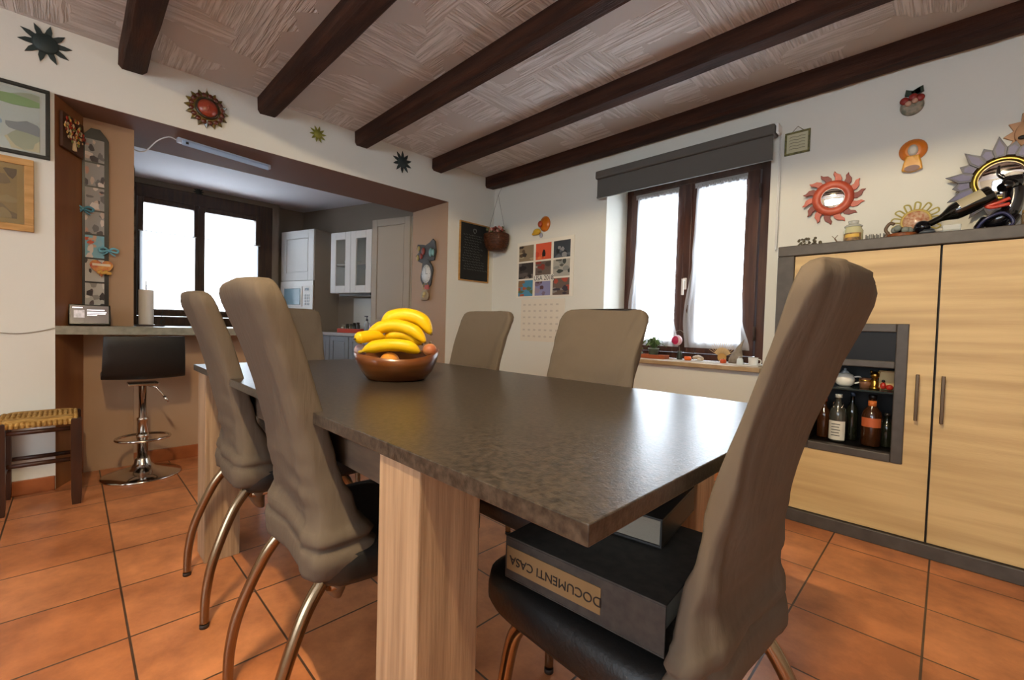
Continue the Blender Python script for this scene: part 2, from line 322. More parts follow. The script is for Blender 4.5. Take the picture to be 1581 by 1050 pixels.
for lab, cs in (('white sheer curtain with a lace top over the left window sash of the dining room', [(2.06, -1.895, -1.545), (1.6, -1.905, -1.548), (1.1, -1.955, -1.552), (.83, -1.96, -1.50)]),
                ('white sheer curtain with a lace top over the right window sash of the dining room', [(2.06, -1.40, -1.05), (1.5, -1.42, -1.07), (1.05, -1.47, -1.04), (.83, -1.45, -.985)])):
    t = thing('sheer_curtain', lab, 'curtain', (0, 3.372, 0), group='sheer curtains on the dining window')
    o = cloth('voile', lab, cs, M_SHEER, amp=.007, freq=7); o.parent = t
    s = MB(); a, b = cs[0][1]-.01, cs[0][2]+.01
    for k in range(14):
        x = a+(b-a)*k/14; s.box(x+.002, x+(b-a)/14-.002, -.016, -.012, 2.045-.006*(k % 2), 2.072)
    s.box(a, b, -.016, -.012, 2.066, 2.082); s.build('lace_band', pc('#a9a9ab', .9), t)
t = thing('half_curtain', 'plain white half curtain over the lower right kitchen window', 'curtain', (-6.09, 0, 0))
mb = MB(); rows = [[(.004*math.sin(j*1.7), 1.10+.53*j/24, z) for j in range(25)] for z in (1.06, 1.3, 1.5, 1.70, 1.86)]; mb.loft(rows, close=False); mb.build('panel', m_sheer('kitchen_voile', (.9, .95, 1), .2), t)
s = MB().tube([(.0, 1.08, 1.865), (.0, 1.65, 1.865)], .005); s.build('rod', M_WHITE, t)
t = thing('half_curtain', 'plain white half curtain over the lower left kitchen window', 'curtain', (-6.09, 0, 0))
mb = MB(); rows = [[(.004*math.sin(j*1.7), .51+.48*j/24, z) for j in range(25)] for z in (1.06, 1.3, 1.5, 1.70, 1.86)]; mb.loft(rows, close=False); mb.build('panel', MATS.get('x') or m_sheer('kitchen_voile', (.9, .95, 1), .2), t)
s = MB().tube([(.0, .5, 1.865), (.0, 1.0, 1.865)], .005); s.build('rod', M_WHITE, t)
# patterned cloth hanging behind the pier
t = thing('hanging_cloth', 'narrow patterned cloth hanging beside the tan pier before the kitchen window', 'cloth', (-4.06, .295, 0))
mb = MB(); rows = [[(.03*j/6, .006*math.sin(j*2)+.02*(j/6)*(1+.2*math.sin(z*9)), z) for j in range(7)] for z in [1.33+.65*k/14 for k in range(15)]]
mb.loft(rows, close=False); mb.build('fabric', mat('patterned_cloth', '#8c8270', .9, col2='#5a3f30', nscale=30), t)
s = MB().box(-.003, .04, -.018, .012, 1.975, 1.99); s.build('hook_rail', M_WBROWN, t)
# ---------------------------------------------------------------- roller blind
t = thing('roller_blind', 'dark grey roller blind pulled up over the dining window', 'blind', (-1.436, YB, 0))
s = MB().box(-.652, .642, -.10, -.004, 2.17, 2.235); s.build('cassette', M_BLIND, t, .012)
s = MB().box(-.64, .632, -.078, -.072, 2.03, 2.169); s.build('blind_fabric', M_BLIND, t)
s = MB().box(-.64, .632, -.085, -.066, 2.018, 2.03); s.build('bottom_bar', M_BLIND, t, .003)
for x in (-.66, .652):
    s = MB().box(x-.007, x+.007, -.08, -.004, 2.18, 2.235); s.build('bracket', M_WHITE, t, .002)
s = MB(); s.tube([(.655, -.03, 2.17), (.657, -.03, 1.48)], .003); s.tube([(.667, -.045, 2.17), (.665, -.04, 1.48), (.657, -.03, 1.472)], .003); s.build('pull_chain', M_WHITE, t)
# ---------------------------------------------------------------- ceiling lamp (just behind the camera)
t = thing('ceiling_lamp', 'long warm ceiling lamp above the near side of the table', 'lamp', (-.33, -.2, 0))
s = MB().box(-.2, .2, -.05, .05, 2.445, ZC-.001); s.build('lamp_body', M_WHITE, t, .006)
s = MB().lathe([(.013, -.17), (.013, .17)], 14, (0, 0, 2.428), axis='X'); s.build('lamp_tube', mat('glowing_tube', (1, .79, .49, 1), .5, emit=2300), t)
# ---------------------------------------------------------------- dining table
t = thing('dining_table', 'long dining table with dark stone-look top and pale oak legs', 'table', (-1.22, .832, 0))
s = MB().box(-.98, .98, -.477, .478, .736, .76); s.build('tabletop', M_TABLE, t, .0015)
for x0, x1, y0, y1 in ((.56, .68, -.472, -.352), (-.91, -.78, -.472, -.352), (.65, .77, .33, .45), (-.91, -.78, .33, .45)):
    s = MB().box(x0, x1, y0, y1, 0, .7355); s.build('leg', M_OAKV, t, .003)
s = MB().box(-.775, .555, -.40, -.378, .63, .7355); s.box(-.775, .645, .37, .392, .63, .7355); s.box(.60, .622, -.35, .328, .63, .7355); s.box(-.86, -.838, -.35, .328, .63, .7355)
s.build('apron', mat('grey_brown_apron', '#4c4036', .5, col2='#5c4e40', nscale=12, stretch=(1, 6, 6)), t)
s = MB().box(-.7, .3, -.1, .1, .695, .7355); s.build('extension_rail', M_CABF, t)
# ---------------------------------------------------------------- chairs
def interp(tab, z):
    for a, b in zip(tab, tab[1:]):
        if a[0] <= z <= b[0]:
            k = (z-a[0])/(b[0]-a[0]); k = k*k*(3-2*k) if len(tab) < 4 else k
            return [a[i]+(b[i]-a[i])*k for i in range(1, len(a))]
    return list(tab[-1][1:])
def make_chair(label, x, y, rot, seed, ztop=1.035, fold=(1, 0), wide=0, lean=1.0, tf=.8):
    t = thing('dining_chair', label, 'chair', (x, y, 0), rot, 'covered dining chairs around the table')
    # slip cover: (z, y centre, half width, half thickness)
    tab = [(.405, -.150, .184, .060), (.42, -.146, .194, .068), (.445, -.144, .201, .073), (.462, -.148, .194, .066), (.470, -.150, .184, .058), (.485, -.150, .193, .063), (.50, -.154, .188, .058), (.512, -.158, .180, .050),
           (.53, -.164, .176, .042), (.56, -.174, .170, .036), (.62, -.192, .162, .030), (.70, -.208, .158, .027), (.80, -.235, .158, .025), (.90, -.266, .162, .025), (ztop-.03, -.305, .169, .024), (ztop, -.31, .169, .024)]
    rings = []; n = 72
    zs = [.405, .413, .42, .432, .445, .454, .462, .470, .478, .485, .493, .50, .506, .512, .52, .53, .545, .56]+[.56+(ztop-.09-.56)*k/34 for k in range(1, 35)]
    top = [(ztop-.045, 0, 0), (ztop-.026, .006, .001), (ztop-.013, .016, .003), (ztop-.005, .028, .007), (ztop, .046, .012), (ztop+.002, .09, .018)]
    zs2 = [(z, 0, 0) for z in zs]+[(ztop-.075, 0, 0), (ztop-.06, .001, 0)]+top
    for z, dw, dt in zs2:
        yc, hw, ht = interp(tab, min(z, ztop)); yc += ht*(tf-1); ht *= tf; hw += wide-dw; ht = max(ht-dt, .004)
        yc = -.06+(yc+.06)*lean if z > .53 else yc
        low = max(0, min(1, (.56-z)/.06)); up = 1-low; ring = []
        for k in range(n):
            a = 2*PI*k/n; ca, sa = math.cos(a), math.sin(a); e = .24
            px = hw*math.copysign(abs(ca)**e, ca); py = ht*math.copysign(abs(sa)**(.45+.1*low), sa)
            if low > .3 and sa > 0: py = ht*abs(sa)**.5
            bow = .014*(px/hw)**2*up
            q = Vector((px*4+seed*7.7, (0 if sa < 0 else 3)+seed, z*1.6))
            w_ = noise.noise(Vector((px*26+z*4*fold[1]+seed, seed*3+(4 if sa > 0 else 0), z*1.6)))*.0105*fold[0]
            w_ += noise.noise(Vector((px*9+z*7*fold[1]+seed*2, seed*5, z*3)))*.010*fold[0]
            if z < .72: w_ += noise.noise(Vector((px*6+seed, seed, z*30+px*9)))*.011*min(1, (.72-z)/.1)*(1 if z > .5 else .35)
            sgn = -1 if sa < 0 else 1
            side = noise.noise(Vector((z*11, sgn, seed)))*.004*(1 if abs(ca) > .8 else 0)
            dz = noise.noise(Vector((px*7, py*7, seed)))*.006*low
            ring.append((px+math.copysign(side, px), yc+py+bow+sgn*w_*(.5+.5*abs(sa)), z+dz))
        rings.append(ring)
    mb = MB(); mb.loft(rings); o = mb.build('slip_cover', M_FABRIC, t)
    # seat cushion
    s = MB(); rr = []
    for z, d in ((.378, .03), (.384, .008), (.40, 0), (.425, 0), (.45, .004), (.462, .022), (.467, .06)):
        ring = []
        for k in range(40):
            a = 2*PI*k/40; ca, sa = math.cos(a), math.sin(a)
            ring.append(((.208-d)*math.copysign(abs(ca)**.35, ca), .030+(.226-d)*math.copysign(abs(sa)**.35, sa), z+(.004 if z > .45 else 0)*noise.noise(Vector((ca*3, sa*3, seed)))))
        rr.append(ring)
    s.loft(rr); s.build('seat', M_BLACK, t)
    # lower shell of the back, wrapping under the seat
    rr = []
    for z, y0, hw, ht in ((.402, -.135, .188, .05), (.37, -.14, .17, .035), (.34, -.13, .14, .025), (.29, -.11, .08, .015)):
        rr.append([(hw*math.copysign(abs(math.cos(2*PI*k/28))**.5, math.cos(2*PI*k/28)), y0+ht*math.sin(2*PI*k/28), z) for k in range(28)])
    s = MB().loft(rr); s.build('back_shell', M_SHELL, t)
    # four bent legs
    for sx in (-1, 1):
        for fr in (0, 1):
            if fr: pts = [(sx*.165, .13, .385), (sx*.172, .165, .33), (sx*.182, .185, .18), (sx*.186, .19, .012)]
            else: pts = [(sx*.150, -.165, .40), (sx*.160, -.215, .33), (sx*.176, -.268, .20), (sx*.184, -.288, .10), (sx*.186, -.292, .012)]
            P = bez(pts, 7); rs = [.0155-.0035*i/(len(P)-1) for i in range(len(P))]
            s = MB(); s.tube(P, rs, 12); lg = s.build('leg', M_BRONZE, t)
            s = MB().lathe([(.013, 0), (.013, .012)], 12, (pts[-1][0], pts[-1][1], 0)); s.build('foot_cap', pc('#2a1c14'), lg)
    s = MB(); s.tube([(-.155, -.16, .372), (.155, -.16, .372)], .01); s.tube([(-.16, .13, .372), (.16, .13, .372)], .01); s.tube([(-.155, -.16, .372), (-.16, .13, .372)], .01); s.tube([(.155, -.16, .372), (.16, .13, .372)], .01)
    s.build('seat_frame', M_BRONZE, t)
    return t
make_chair('covered high-back chair nearest the bar stool, on the near long side of the table', -1.76, .585, -2, 1.3, tf=1.1)
make_chair('covered high-back chair between the other near-side chair and the front table leg', -1.08, .565, -3, 2.1, tf=1.15)
make_chair('large covered high-back chair at the front end of the table holding the old binder', -.413, .780, 87, 3.7, ztop=1.045, tf=.5, fold=(.9, 1))
make_chair('covered high-back chair across the table, in front of the blackboard corner', -1.58, 1.12, 180, 4.9, ztop=1.022, fold=(.8, 1), wide=.01)
make_chair('covered high-back chair across the table with diagonal folds, beside the window', -.93, 1.12, 180, 6.2, ztop=1.026, fold=(1.5, 2.5), wide=.024)
make_chair('covered high-back chair at the far kitchen end of the table', -2.34, .87, -90, 7.5, ztop=1.02, fold=(1.2, 2))
# ---------------------------------------------------------------- binders on the front chair
t = thing('ring_binder', 'worn grey document binder with a paper spine label lying on the front chair seat', 'binder', (-.437, .735, .473), 4)
M_BND = mat('marbled_grey_binder', '#2f2c29', .6, col2='#3d3934', nscale=50)
s = MB().box(-.155, .155, -.14, .14, 0, .003); s.box(-.155, .155, -.14, .14, .077, .080); s.box(-.155, .155, -.14, -.137, .003, .077); s.build('cover', M_BND, t, .001)
s = MB().box(-.145, .135, -.135, .125, .006, .070); s.build('paper_stack', mat('aged_paper', '#b9b2a3', .9, bump=.3, bscale=200, bstretch=(.2, .2, 6)), t)
s = MB().box(-.15, .05, -.1412, -.1401, .018, .062); lb = s.build('spine_label', mat('tan_spine_label', '#806542', .8, col2='#7e633e', nscale=18), t)
tx = text_part('lettering', 'DOCUMENTI CASA', .0225, pc('#1c1612'), lb, (-.045, -.1416, .039), (R(90), R(180), 0))
s = MB().tube(bez([(-.06, .03, .0812), (-.045, .05, .0812), (-.03, .035, .0812), (-.035, .02, .0812), (-.015, .035, .0812), (.005, .045, .0812), (.02, .03, .0812), (.01, .015, .0812), (-.01, .02, .0812)], 5), .0022, 5); s.build('yellow_scribble', pc('#b59a1c'), t)
t = thing('thick_book', 'thick closed dark book with pale page edges on top of the binder', 'book', (-.475, .845, .5555), 8)
s = MB().box(-.11, .11, -.11, .11, 0, .004); s.box(-.11, .11, -.11, .11, .050, .054); s.box(.106, .11, -.11, .11, .004, .050); s.build('cover', pc('#2a2725', .5), t, .001)
s = MB().box(-.105, .105, -.105, .105, .004, .050); s.build('pages', mat('grey_page_edges', '#8a7f70', .9, bump=.3, bscale=150, bstretch=(.2, .2, 8)), t)
# ---------------------------------------------------------------- fruit bowl
BX, BY = -1.34, .792
b = thing('fruit_bowl', 'turned wooden bowl with a wavy rim holding the bananas', 'bowl', (BX, BY, .76), 44.8)
n = 64; rings = []
prof_o = [(.085, .0), (.098, .004), (.118, .03), (.133, .058), (.142, .092)]
prof_i = [(.136, .092), (.127, .06), (.11, .034), (.085, .014), (.02, .010)]
for idx, (r, z) in enumerate(prof_o+prof_i):
    ring = []
    for k in range(n):
        a = 2*PI*k/n; wv = -.024*math.exp(-((((a-1.5*PI+PI) % (2*PI))-PI)/.75)**2)+.007*math.sin(3*a+.6)+.006; f = max(0, (z-.03)/.06)
        ring.append((r*math.cos(a), r*math.sin(a), z+wv*f))
    rings.append(ring)
s = MB(); s.loft(rings); s.build('bowl_body', mat('turned_orange_wood', '#7c4a22', .3, col2='#5d3013', nscale=6, stretch=(1, 1, 5), coat=.3), b)
M_BAN = mat('banana_peel', '#f0c414', .42, col2='#e8b808', nscale=12, spec=.4)
M_BTIP = pc('#5a4a1c', .7)
def banana(label, pts, r, tipdark=True):
    o = thing('banana', label, 'banana', (BX, BY, .76), 44.8, 'bananas piled in the wooden bowl')
    P = bez(pts, 8); n_ = len(P); rs = []
    for i in range(n_):
        u = i/(n_-1); f = min(1, (.30+2.9*u)) if u < .3 else 1
        if u > .78: f = max(.2, 1-((u-.78)/.22)**1.6*.78)
        rs.append(1.16*r*min(f, 1))
    s = MB(); s.tube(P, rs, 9); s.build('peel', M_BAN, o)
    d = (P[-1]-P[-2]).normalized(); s = MB().tube([P[-1]-d*.001, P[-1]+d*.005], [rs[-1]*.95, rs[-1]*.7], 8); s.build('tip', M_BTIP, o)
    d = (P[0]-P[1]).normalized(); s = MB().tube([P[0]-d*.001, P[0]+d*.018], [rs[0]*.95, rs[0]*.8], 6); s.build('stem', pc('#b99d2a', .6), o)
def zz(px, py, d=0): return ((px-612)*.00222*(1+d*.6), d, (592-py)*.00222*(1+d*.35))
banana('topmost banana at the back of the pile in the wooden bowl', [zz(581, 512, .05), zz(594, 499, .05), zz(617, 494, .05), zz(642, 501, .05), zz(658, 522, .045)], .0215)
banana('second banana from the top, its stem reaching left over the bowl', [zz(566, 521, .01), zz(582, 514, .015), zz(606, 510, .02), zz(634, 517, .015), zz(653, 534, .01)], .0195)
banana('short foreshortened banana at the left of the bowl pointing forward', [zz(590, 532, .02), zz(578, 526, -.02), zz(563, 527, -.05), zz(555, 529, -.07)], .0175)
banana('middle banana tucked under the second one in the bowl', [zz(586, 530, .03), zz(605, 524, .03), zz(628, 526, .03), zz(646, 538, .03)], .018)
banana('lowest banana lying along the front rim of the bowl', [zz(566, 547, -.055), zz(582, 541, -.06), zz(608, 537, -.065), zz(634, 539, -.06), zz(652, 547, -.05)], .0185)
def fruit(name, label, cat, px, py, d, r, m, sc=(1, 1, .9)):
    o = thing(name, label, cat, (BX, BY, .76), 44.8); c = zz(px, py, d)
    s = MB().ball(c, r, 20, 14, sc); s.build('flesh', m, o)
    s = MB().tube([(c[0], c[1], c[2]+r*sc[2]*.95), (c[0]+.002, c[1]-.002, c[2]+r*sc[2]+.008)], [.003, .002], 6); s.build('stem', pc('#5e4a2a'), o)
fruit('orange', 'orange fruit showing between the bowl rim and the lowest banana', 'fruit', 606, 562, -.05, .032, mat('orange_skin', '#d98f2c', .5, bump=.3, bscale=300))
fruit('onion', 'reddish onion at the right inside edge of the bowl', 'vegetable', 663, 545, -.01, .024, mat('onion_skin', '#a8603e', .4, col2='#c48a5a', nscale=20))
fruit('garlic', 'whitish garlic head at the left inside edge of the bowl', 'vegetable', 556, 548, -.01, .022, mat('garlic_skin', '#cfc0bd', .6, col2='#8d6a78', nscale=25))
# ---------------------------------------------------------------- straw stool
t = thing('straw_stool', 'low dark wooden stool with a woven straw seat by the white wall', 'stool', (-3.225, -.11, 0))
s = MB(); rings = []
hx, hy = .150, .135
for z, d in ((.405, .012), (.41, .002), (.425, 0), (.438, .004), (.446, .018)): rings.append([((hx-d)*math.copysign(abs(math.cos(2*PI*k/48))**.3, math.cos(2*PI*k/48)), (hy-d)*math.copysign(abs(math.sin(2*PI*k/48))**.3, math.sin(2*PI*k/48)), z) for k in range(48)])
s.loft(rings)
for k in range(15):
    y = -.125+.25*k/14; s.tube([(-hx-.002, y, .428), (-.05, y, .446), (.05, y, .446), (hx+.002, y, .428), (hx+.001, y, .408)], .0085, 6)
s.build('woven_seat', mat('woven_straw', '#c39a55', .8, col2='#8f6a30', nscale=60, stretch=(1, .3, 1), bump=.6, bscale=160), t)
for sx in (-1, 1):
    for sy in (-1, 1):
        s = MB(); x, y = sx*(hx-.008), sy*(hy-.008)
        s.loft([[(x+a, y+c, z) for a, c in ((-.019+q, -.019+q), (.019-q, -.019+q), (.019-q, .019-q), (-.019+q, .019-q))] for z, q in ((0, .003), (.05, 0), (.40, 0), (.43, 0), (.434, .003))], smooth=False)
        s.build('leg', M_WBROWN, t)
for (a, c, z) in (((hx-.008, -hy+.03), (hx-.008, hy-.03), .23), ((-hx+.008, -hy+.03), (-hx+.008, hy-.03), .20), ((-hx+.03, -hy+.008), (hx-.03, -hy+.008), .16), ((-hx+.03, hy-.008), (hx-.03, hy-.008), .16), ((hx-.008, -hy+.03), (hx-.008, hy-.03), .385)):
    s = MB().tube([(a[0], a[1], z), (c[0], c[1], z)], .011, 8); s.build('stretcher', M_WBROWN, t)
# ---------------------------------------------------------------- bar stool
t = thing('bar_stool', 'black low-back bar stool on a chrome pedestal under the serving counter', 'stool', (-3.40, .30, 0))
s = MB().lathe([(.190, 0), (.192, .006), (.185, .012), (.12, .028), (.06, .052), (.042, .075), (.036, .10), (.03, .11)], 48); s.build('base', M_CHROME, t)
s = MB().lathe([(.026, .11), (.026, .33), (.028, .332), (.028, .345), (.019, .35), (.019, .55)], 24); s.build('pole', M_CHROME, t)
P = [(.115*math.cos(a)+.045, .125*math.sin(a), .235) for a in [2*PI*k/40 for k in range(41)]]
s = MB(); s.tube(P, .008, 8, cap=False); s.lathe([(.03, .225), (.03, .25)], 20); s.build('foot_ring', M_CHROME, t)
s = MB().tube([(.02, .01, .545), (.05, .06, .53), (.07, .10, .46)], .005); s.tube([(.068, .095, .475), (.076, .11, .44)], .008); s.build('lever', M_CHROME, t)
s = MB().box(-.07, .07, -.07, .07, .545, .56); s.build('seat_plate', M_CHROME, t, .004)
rings = []
prof = [(-.17, .575), (-.15, .59), (-.05, .585), (.06, .582), (.12, .592), (.155, .625), (.172, .70), (.178, .78), (.180, .838)]
pr2 = [(x, z) for x, z in prof]; th = .02
for i, (x, z) in enumerate(prof):
    k = i/(len(prof)-1); hw = .185-.02*abs(k-.5); 
    a = Vector(prof[max(i-1, 0)]); c = Vector(prof[min(i+1, len(prof)-1)]); d = (c-a).normalized(); nn = Vector((-d[1], d[0]))*th
    sec = []
    for j in range(13): u = -1+2*j/12; sec.append((x+nn[0]-.012*u*u*(k > .5), u*hw, z+nn[1]+.008*u*u*(k < .6)))
    for j in range(13): u = 1-2*j/12; sec.append((x-.012*u*u*(k > .5), u*(hw+.004), z+.008*u*u*(k < .6)))
    rings.append(sec)
s = MB().loft(rings); s.build('seat_shell', M_BLACK, t, .004)
# ---------------------------------------------------------------- serving counter and what stands on it
t = thing('serving_counter', 'grey stone serving counter in the wall opening above the bar stool', 'counter', (-3.40, 0, 0))
s = MB(); s.box(-.592, .012, .279, .98, .842, .888); s.box(-.26, .012, .052, .279, .842, .888); s.box(-.012, .012, -.061, .052, .842, .888)
v = [(-.012, -.0605), (-.259, .046), (-.259, .052), (-.012, .052)]; s.loft([[(x, y, z) for x, y in v] for z in (.842, .888)], smooth=False)
s.build('slab', M_COUNTER, t)
t = thing('smart_display', 'black smart display with a lit screen standing on the serving counter', 'display', (-3.50, .075, .888), 90)
tm = Matrix.Rotation(R(-14), 4, 'X')
s = MB().box(-.088, .088, -.012, .004, .004, .125, tm); s.build('casing', pc('#0b0b0c', .25), t, .006)
s = MB().box(-.079, .079, -.0136, -.0122, .014, .116, tm); sc = s.build('screen', mat('lit_screen', '#4a4147', .3, emit=.35), t)
s = MB().box(-.066, -.022, -.0146, -.0138, .045, .09, tm); s.build('cover_image', mat('screen_light', '#b9b2b8', .3, emit=.5, col2='#4a4248', nscale=40), t)
s = MB()
for k, (a, z) in enumerate(((.062, .092), (.07, .079), (.066, .070), (.03, .061))): s.box(-.012, a, -.0146, -.0138, z-.003, z+.002, tm)
s.box(-.072, -.03, -.0146, -.0138, .101, .107, tm); s.build('text_lines', mat('screen_text', '#e8e4ea', .3, emit=1.3), t)
s = MB().loft([[(-.06, -.002, .004), (.06, -.002, .004), (.06, .055, .004), (-.06, .055, .004)], [(-.05, .012, .085), (.05, .012, .085), (.05, .022, .085), (-.05, .022, .085)]], smooth=False); s.build('speaker_foot', pc('#151515', .8), t)
t = thing('tray', 'small flat dark tray on the serving counter left of the paper roll', 'tray', (-3.82, .345, .888))
s = MB().box(-.10, .10, -.045, .09, 0, .005); s.box(-.10, .10, -.045, -.041, .005, .010); s.box(.096, .10, -.045, .09, .005, .010); s.build('plate', pc('#3a2e30', .4), t)
t = thing('paper_towel_roll', 'white paper towel roll on an upright holder on the serving counter', 'paper towel', (-3.80, .352, .893))
s = MB().lathe([(.045, 0), (.045, .004), (.042, .006)], 28); s.build('holder_base', M_CHROME, t)
s = MB().lathe([(.018, .006), (.038, .006), (.040, .010), (.040, .232), (.038, .236), (.018, .236)], 32); s.build('roll', mat('paper_white', '#dfdcd8', .9, bump=.1), t)
s = MB().tube([(0, 0, .0), (0, 0, .27)], .004); s.tube([(.009*math.cos(a), .0, .282+.014*math.sin(a)) for a in [2*PI*k/16 for k in range(17)]], .002); s.build('holder_rod', M_CHROME, t)
t = thing('wire_figurine', 'thin wire ornament with a loop standing on the serving counter', 'ornament', (-3.80, .437, .888), 90)
s = MB(); s.lathe([(.016, 0), (.016, .004)], 16); s.tube(bez([(0, 0, .004), (-.006, 0, .03), (.006, 0, .05), (-.004, 0, .07), (0, 0, .10), (.003, 0, .14)], 6), .0016, 6)
s.tube([(.003+.008*math.cos(a), 0, .155+.014*math.sin(a)) for a in [2*PI*k/16 for k in range(17)]], .0014); s.tube([(.012*math.cos(a), 0, .03+.012*math.sin(a)) for a in [2*PI*k/16 for k in range(17)]], .0014); s.tube([(.010*math.cos(a), 0, .055+.010*math.sin(a)) for a in [2*PI*k/16 for k in range(17)]], .0014)
s.build('wire', M_STEEL, t)
# cable on the white wall
t = thing('power_cable', 'thin pale cable sagging along the white wall to the counter end', 'cable')
s = MB().tube(bez([(XA+.005, -.5, .86), (XA+.006, -.30, .853), (XA+.006, -.20, .845), (XA+.006, -.12, .858), (XA+.006, -.064, .876)], 8), .003, 6); s.build('cord', pc('#a8a294'), t)
# fluorescent tube under the lintel
t = thing('tube_light', 'slim white tube light fixed under the lintel of the serving opening', 'lamp', (-3.62, .77, 2.115), 90)
tm = Matrix.Rotation(R(9), 4, 'Z')
s = MB().box(-.29, .29, -.014, .02, -.032, -.0005, tm); s.build('housing', mat('cool_white_casing', '#b9c4d6', .35), t, .004)
s = MB().box(-.27, .27, -.020, -.012, -.046, -.012, tm); s.build('diffuser', mat('frosted_tube', '#9db4d4', .2), t, .006)
s = MB().box(-.25, -.235, -.024, -.0205, -.034, -.020, tm); s.build('switch', pc('#20242c'), t)
s = MB().tube(bez([(-.29, -.03, -.015), (-.33, -.04, -.012), (-.38, .02, -.035), (-.43, .14, -.085), (-.47, .22, -.07), (-.49, .28, -.02)], 8), .0035, 6); s.build('cord', M_WHITE, t)
# ---------------------------------------------------------------- wall suns
def spikes(n, r0, r1, tw=0, half=.5, ph=0, hook=0, steps=1):
    pts = []
    for k in range(n):
        a0 = 2*PI*(k-half)/n+ph; a1 = 2*PI*k/n+ph+tw; a2 = 2*PI*(k+half)/n+ph
        pts.append((r0*math.cos(a0), r0*math.sin(a0)))
        if hook:
            pts.append((.5*(r0+r1)*math.cos(a0+.35*(a2-a0)+tw*.2), .5*(r0+r1)*math.sin(a0+.35*(a2-a0)+tw*.2)))
            pts.append((r1*math.cos(a1), r1*math.sin(a1)))
            pts.append((.5*(r0+r1)*math.cos(a0+.85*(a2-a0)+tw*.2), .5*(r0+r1)*math.sin(a0+.85*(a2-a0)+tw*.2)))
        else: pts.append((r1*math.cos(a1), r1*math.sin(a1)))
    return pts
def fan_loft(mb, outer, inner_r, y_out, y_in, back, n):
    """relief star: back outline, front outline, raised inner ring and centre"""
    N = len(outer); r1 = [(x, back, z) for x, z in outer]; r2 = [(x, y_out, z) for x, z in outer]
    def sc(x, z, rr): a = math.atan2(z, x); return (rr*math.cos(a), rr*math.sin(a))
    r3 = [(sc(x, z, inner_r)[0], y_in, sc(x, z, inner_r)[1]) for x, z in outer]; r4 = [(p[0]*.05, y_in-.001, p[2]*.05) for p in r3]
    mb.loft([r1, r2, r3, r4], smooth=False)
def metal_sun(label, y, z, r, m, n=10, grp=None, rz=90, x=XA+.001, name='metal_sun', depth=.012, ph=.1, inner=.50):
    t = thing(name, label, 'wall decoration', (x, y, z), rz, grp)
    s = MB()
    for k in range(n):
        a = 2*PI*k/n+ph; ca, sa = math.cos(a), math.sin(a); P = lambda rr, w: (rr*ca-w*sa, rr*sa+w*ca)
        pts = [P(r*inner*.8, -r*.13), P(r*.70, -r*.115), P(r*(.98 if k % 2 else 1.0), r*.02), P(r*.72, r*.105), P(r*inner*.8, r*.14)]
        s.prism(pts, -depth*.5, -.001)
    s.build('rays', m, t)
    s = MB().lathe([(r*inner, -.001), (r*inner, -.008), (r*inner*.8, -.014), (r*.05, -.018)], 28, axis='Y'); s.build('disc', m, t)
    return t
metal_sun('dark blue-green metal sun at the far left under the ceiling', -.094, 2.357, .100, M_STEEL, 10, 'metal wall suns')
metal_sun('small yellow-green metal sun between the second and middle beams', 1.301, 2.350, .062, mat('yellow_green_metal', '#8a8a3a', .5, .3), 10, 'metal wall suns')
metal_sun('dark blue-green metal sun above the right end of the serving opening', 2.016, 2.345, .095, M_STEEL, 10, 'metal wall suns', ph=.3)
metal_sun('tiny dark sun over the kitchen window, partly cut by the lintel', 1.03, 2.395, .055, M_STEEL, 10, x=-6.149, depth=.01)
t = thing('ceramic_sun', 'glazed ceramic sun with a round red face above the tube light', 'wall decoration', (XA+.001, .608, 2.275), 90)
s = MB(); fan_loft(s, spikes(16, .088, .118, half=.5), .07, -.012, -.026, -.001, 16); s.build('leaf_rays', mat('olive_glaze', '#3c3214', .3, col2='#6a5a1c', nscale=25, coat=.5), t)
s = MB()
for k in range(16):
    a = 2*PI*(k+.5)/16; s.ball((.082*math.cos(a), -.02, .082*math.sin(a)), .016, 8, 6, (1, .5, 1))
s.build('petals', mat('rust_glaze', '#54200f', .3, coat=.4), t)
s = MB().lathe([(.062, -.02), (.066, -.03), (.058, -.036)], 28, axis='Y'); s.build('face_rim', pc('#2f2416', .35), t)
s = MB().lathe([(.056, -.032), (.05, -.044), (.03, -.054), (.004, -.058)], 28, axis='Y'); s.ball((0, -.058, -.002), .009, 8, 6, (.8, 1, 1.6)); s.ball((-.02, -.052, .012), .007, 8, 6, (1.3, .6, .6)); s.ball((.02, -.052, .012), .007, 8, 6, (1.3, .6, .6)); s.ball((0, -.053, -.024), .008, 8, 6, (1.8, .6, .5))
s.build('face', mat('red_terracotta_glaze', '#8a3420', .35, coat=.4), t)
s = MB().tube([(-.004, -.004, .105), (0, -.004, .135), (.004, -.004, .105)], .0015); s.build('hanging_wire', M_GOLD, t)
# ---------------------------------------------------------------- framed pictures
def patches(parent, x0, x1, z0, z1, y, cols, seed, nm='artwork', n=14):
    random.seed(seed); s = MB(); ms = [pc(c, .6) for c in cols]; s.box(x0, x1, y-.0005, y, z0, z1)
    for k in range(n):
        cx, cz = random.uniform(x0, x1), random.uniform(z0, z1); w_, h_ = (x1-x0)*random.uniform(.08, .26), (z1-z0)*random.uniform(.06, .2); pts = []
        for j in range(12):
            a = 2*PI*j/12; rr = random.uniform(.7, 1.15); pts.append((min(max(cx+w_*rr*math.cos(a), x0), x1), min(max(cz+h_*rr*math.sin(a), z0), z1)))
        s.mi = 1+k % (len(ms)-1); s.prism(pts, y-.0008-.00012*k, y-.0005)
    return s.build(nm, ms, parent)
t = thing('framed_picture', 'pale watercolour of green trees in a black frame at the left edge', 'picture', (XA+.001, -.34, 1.937), 90)
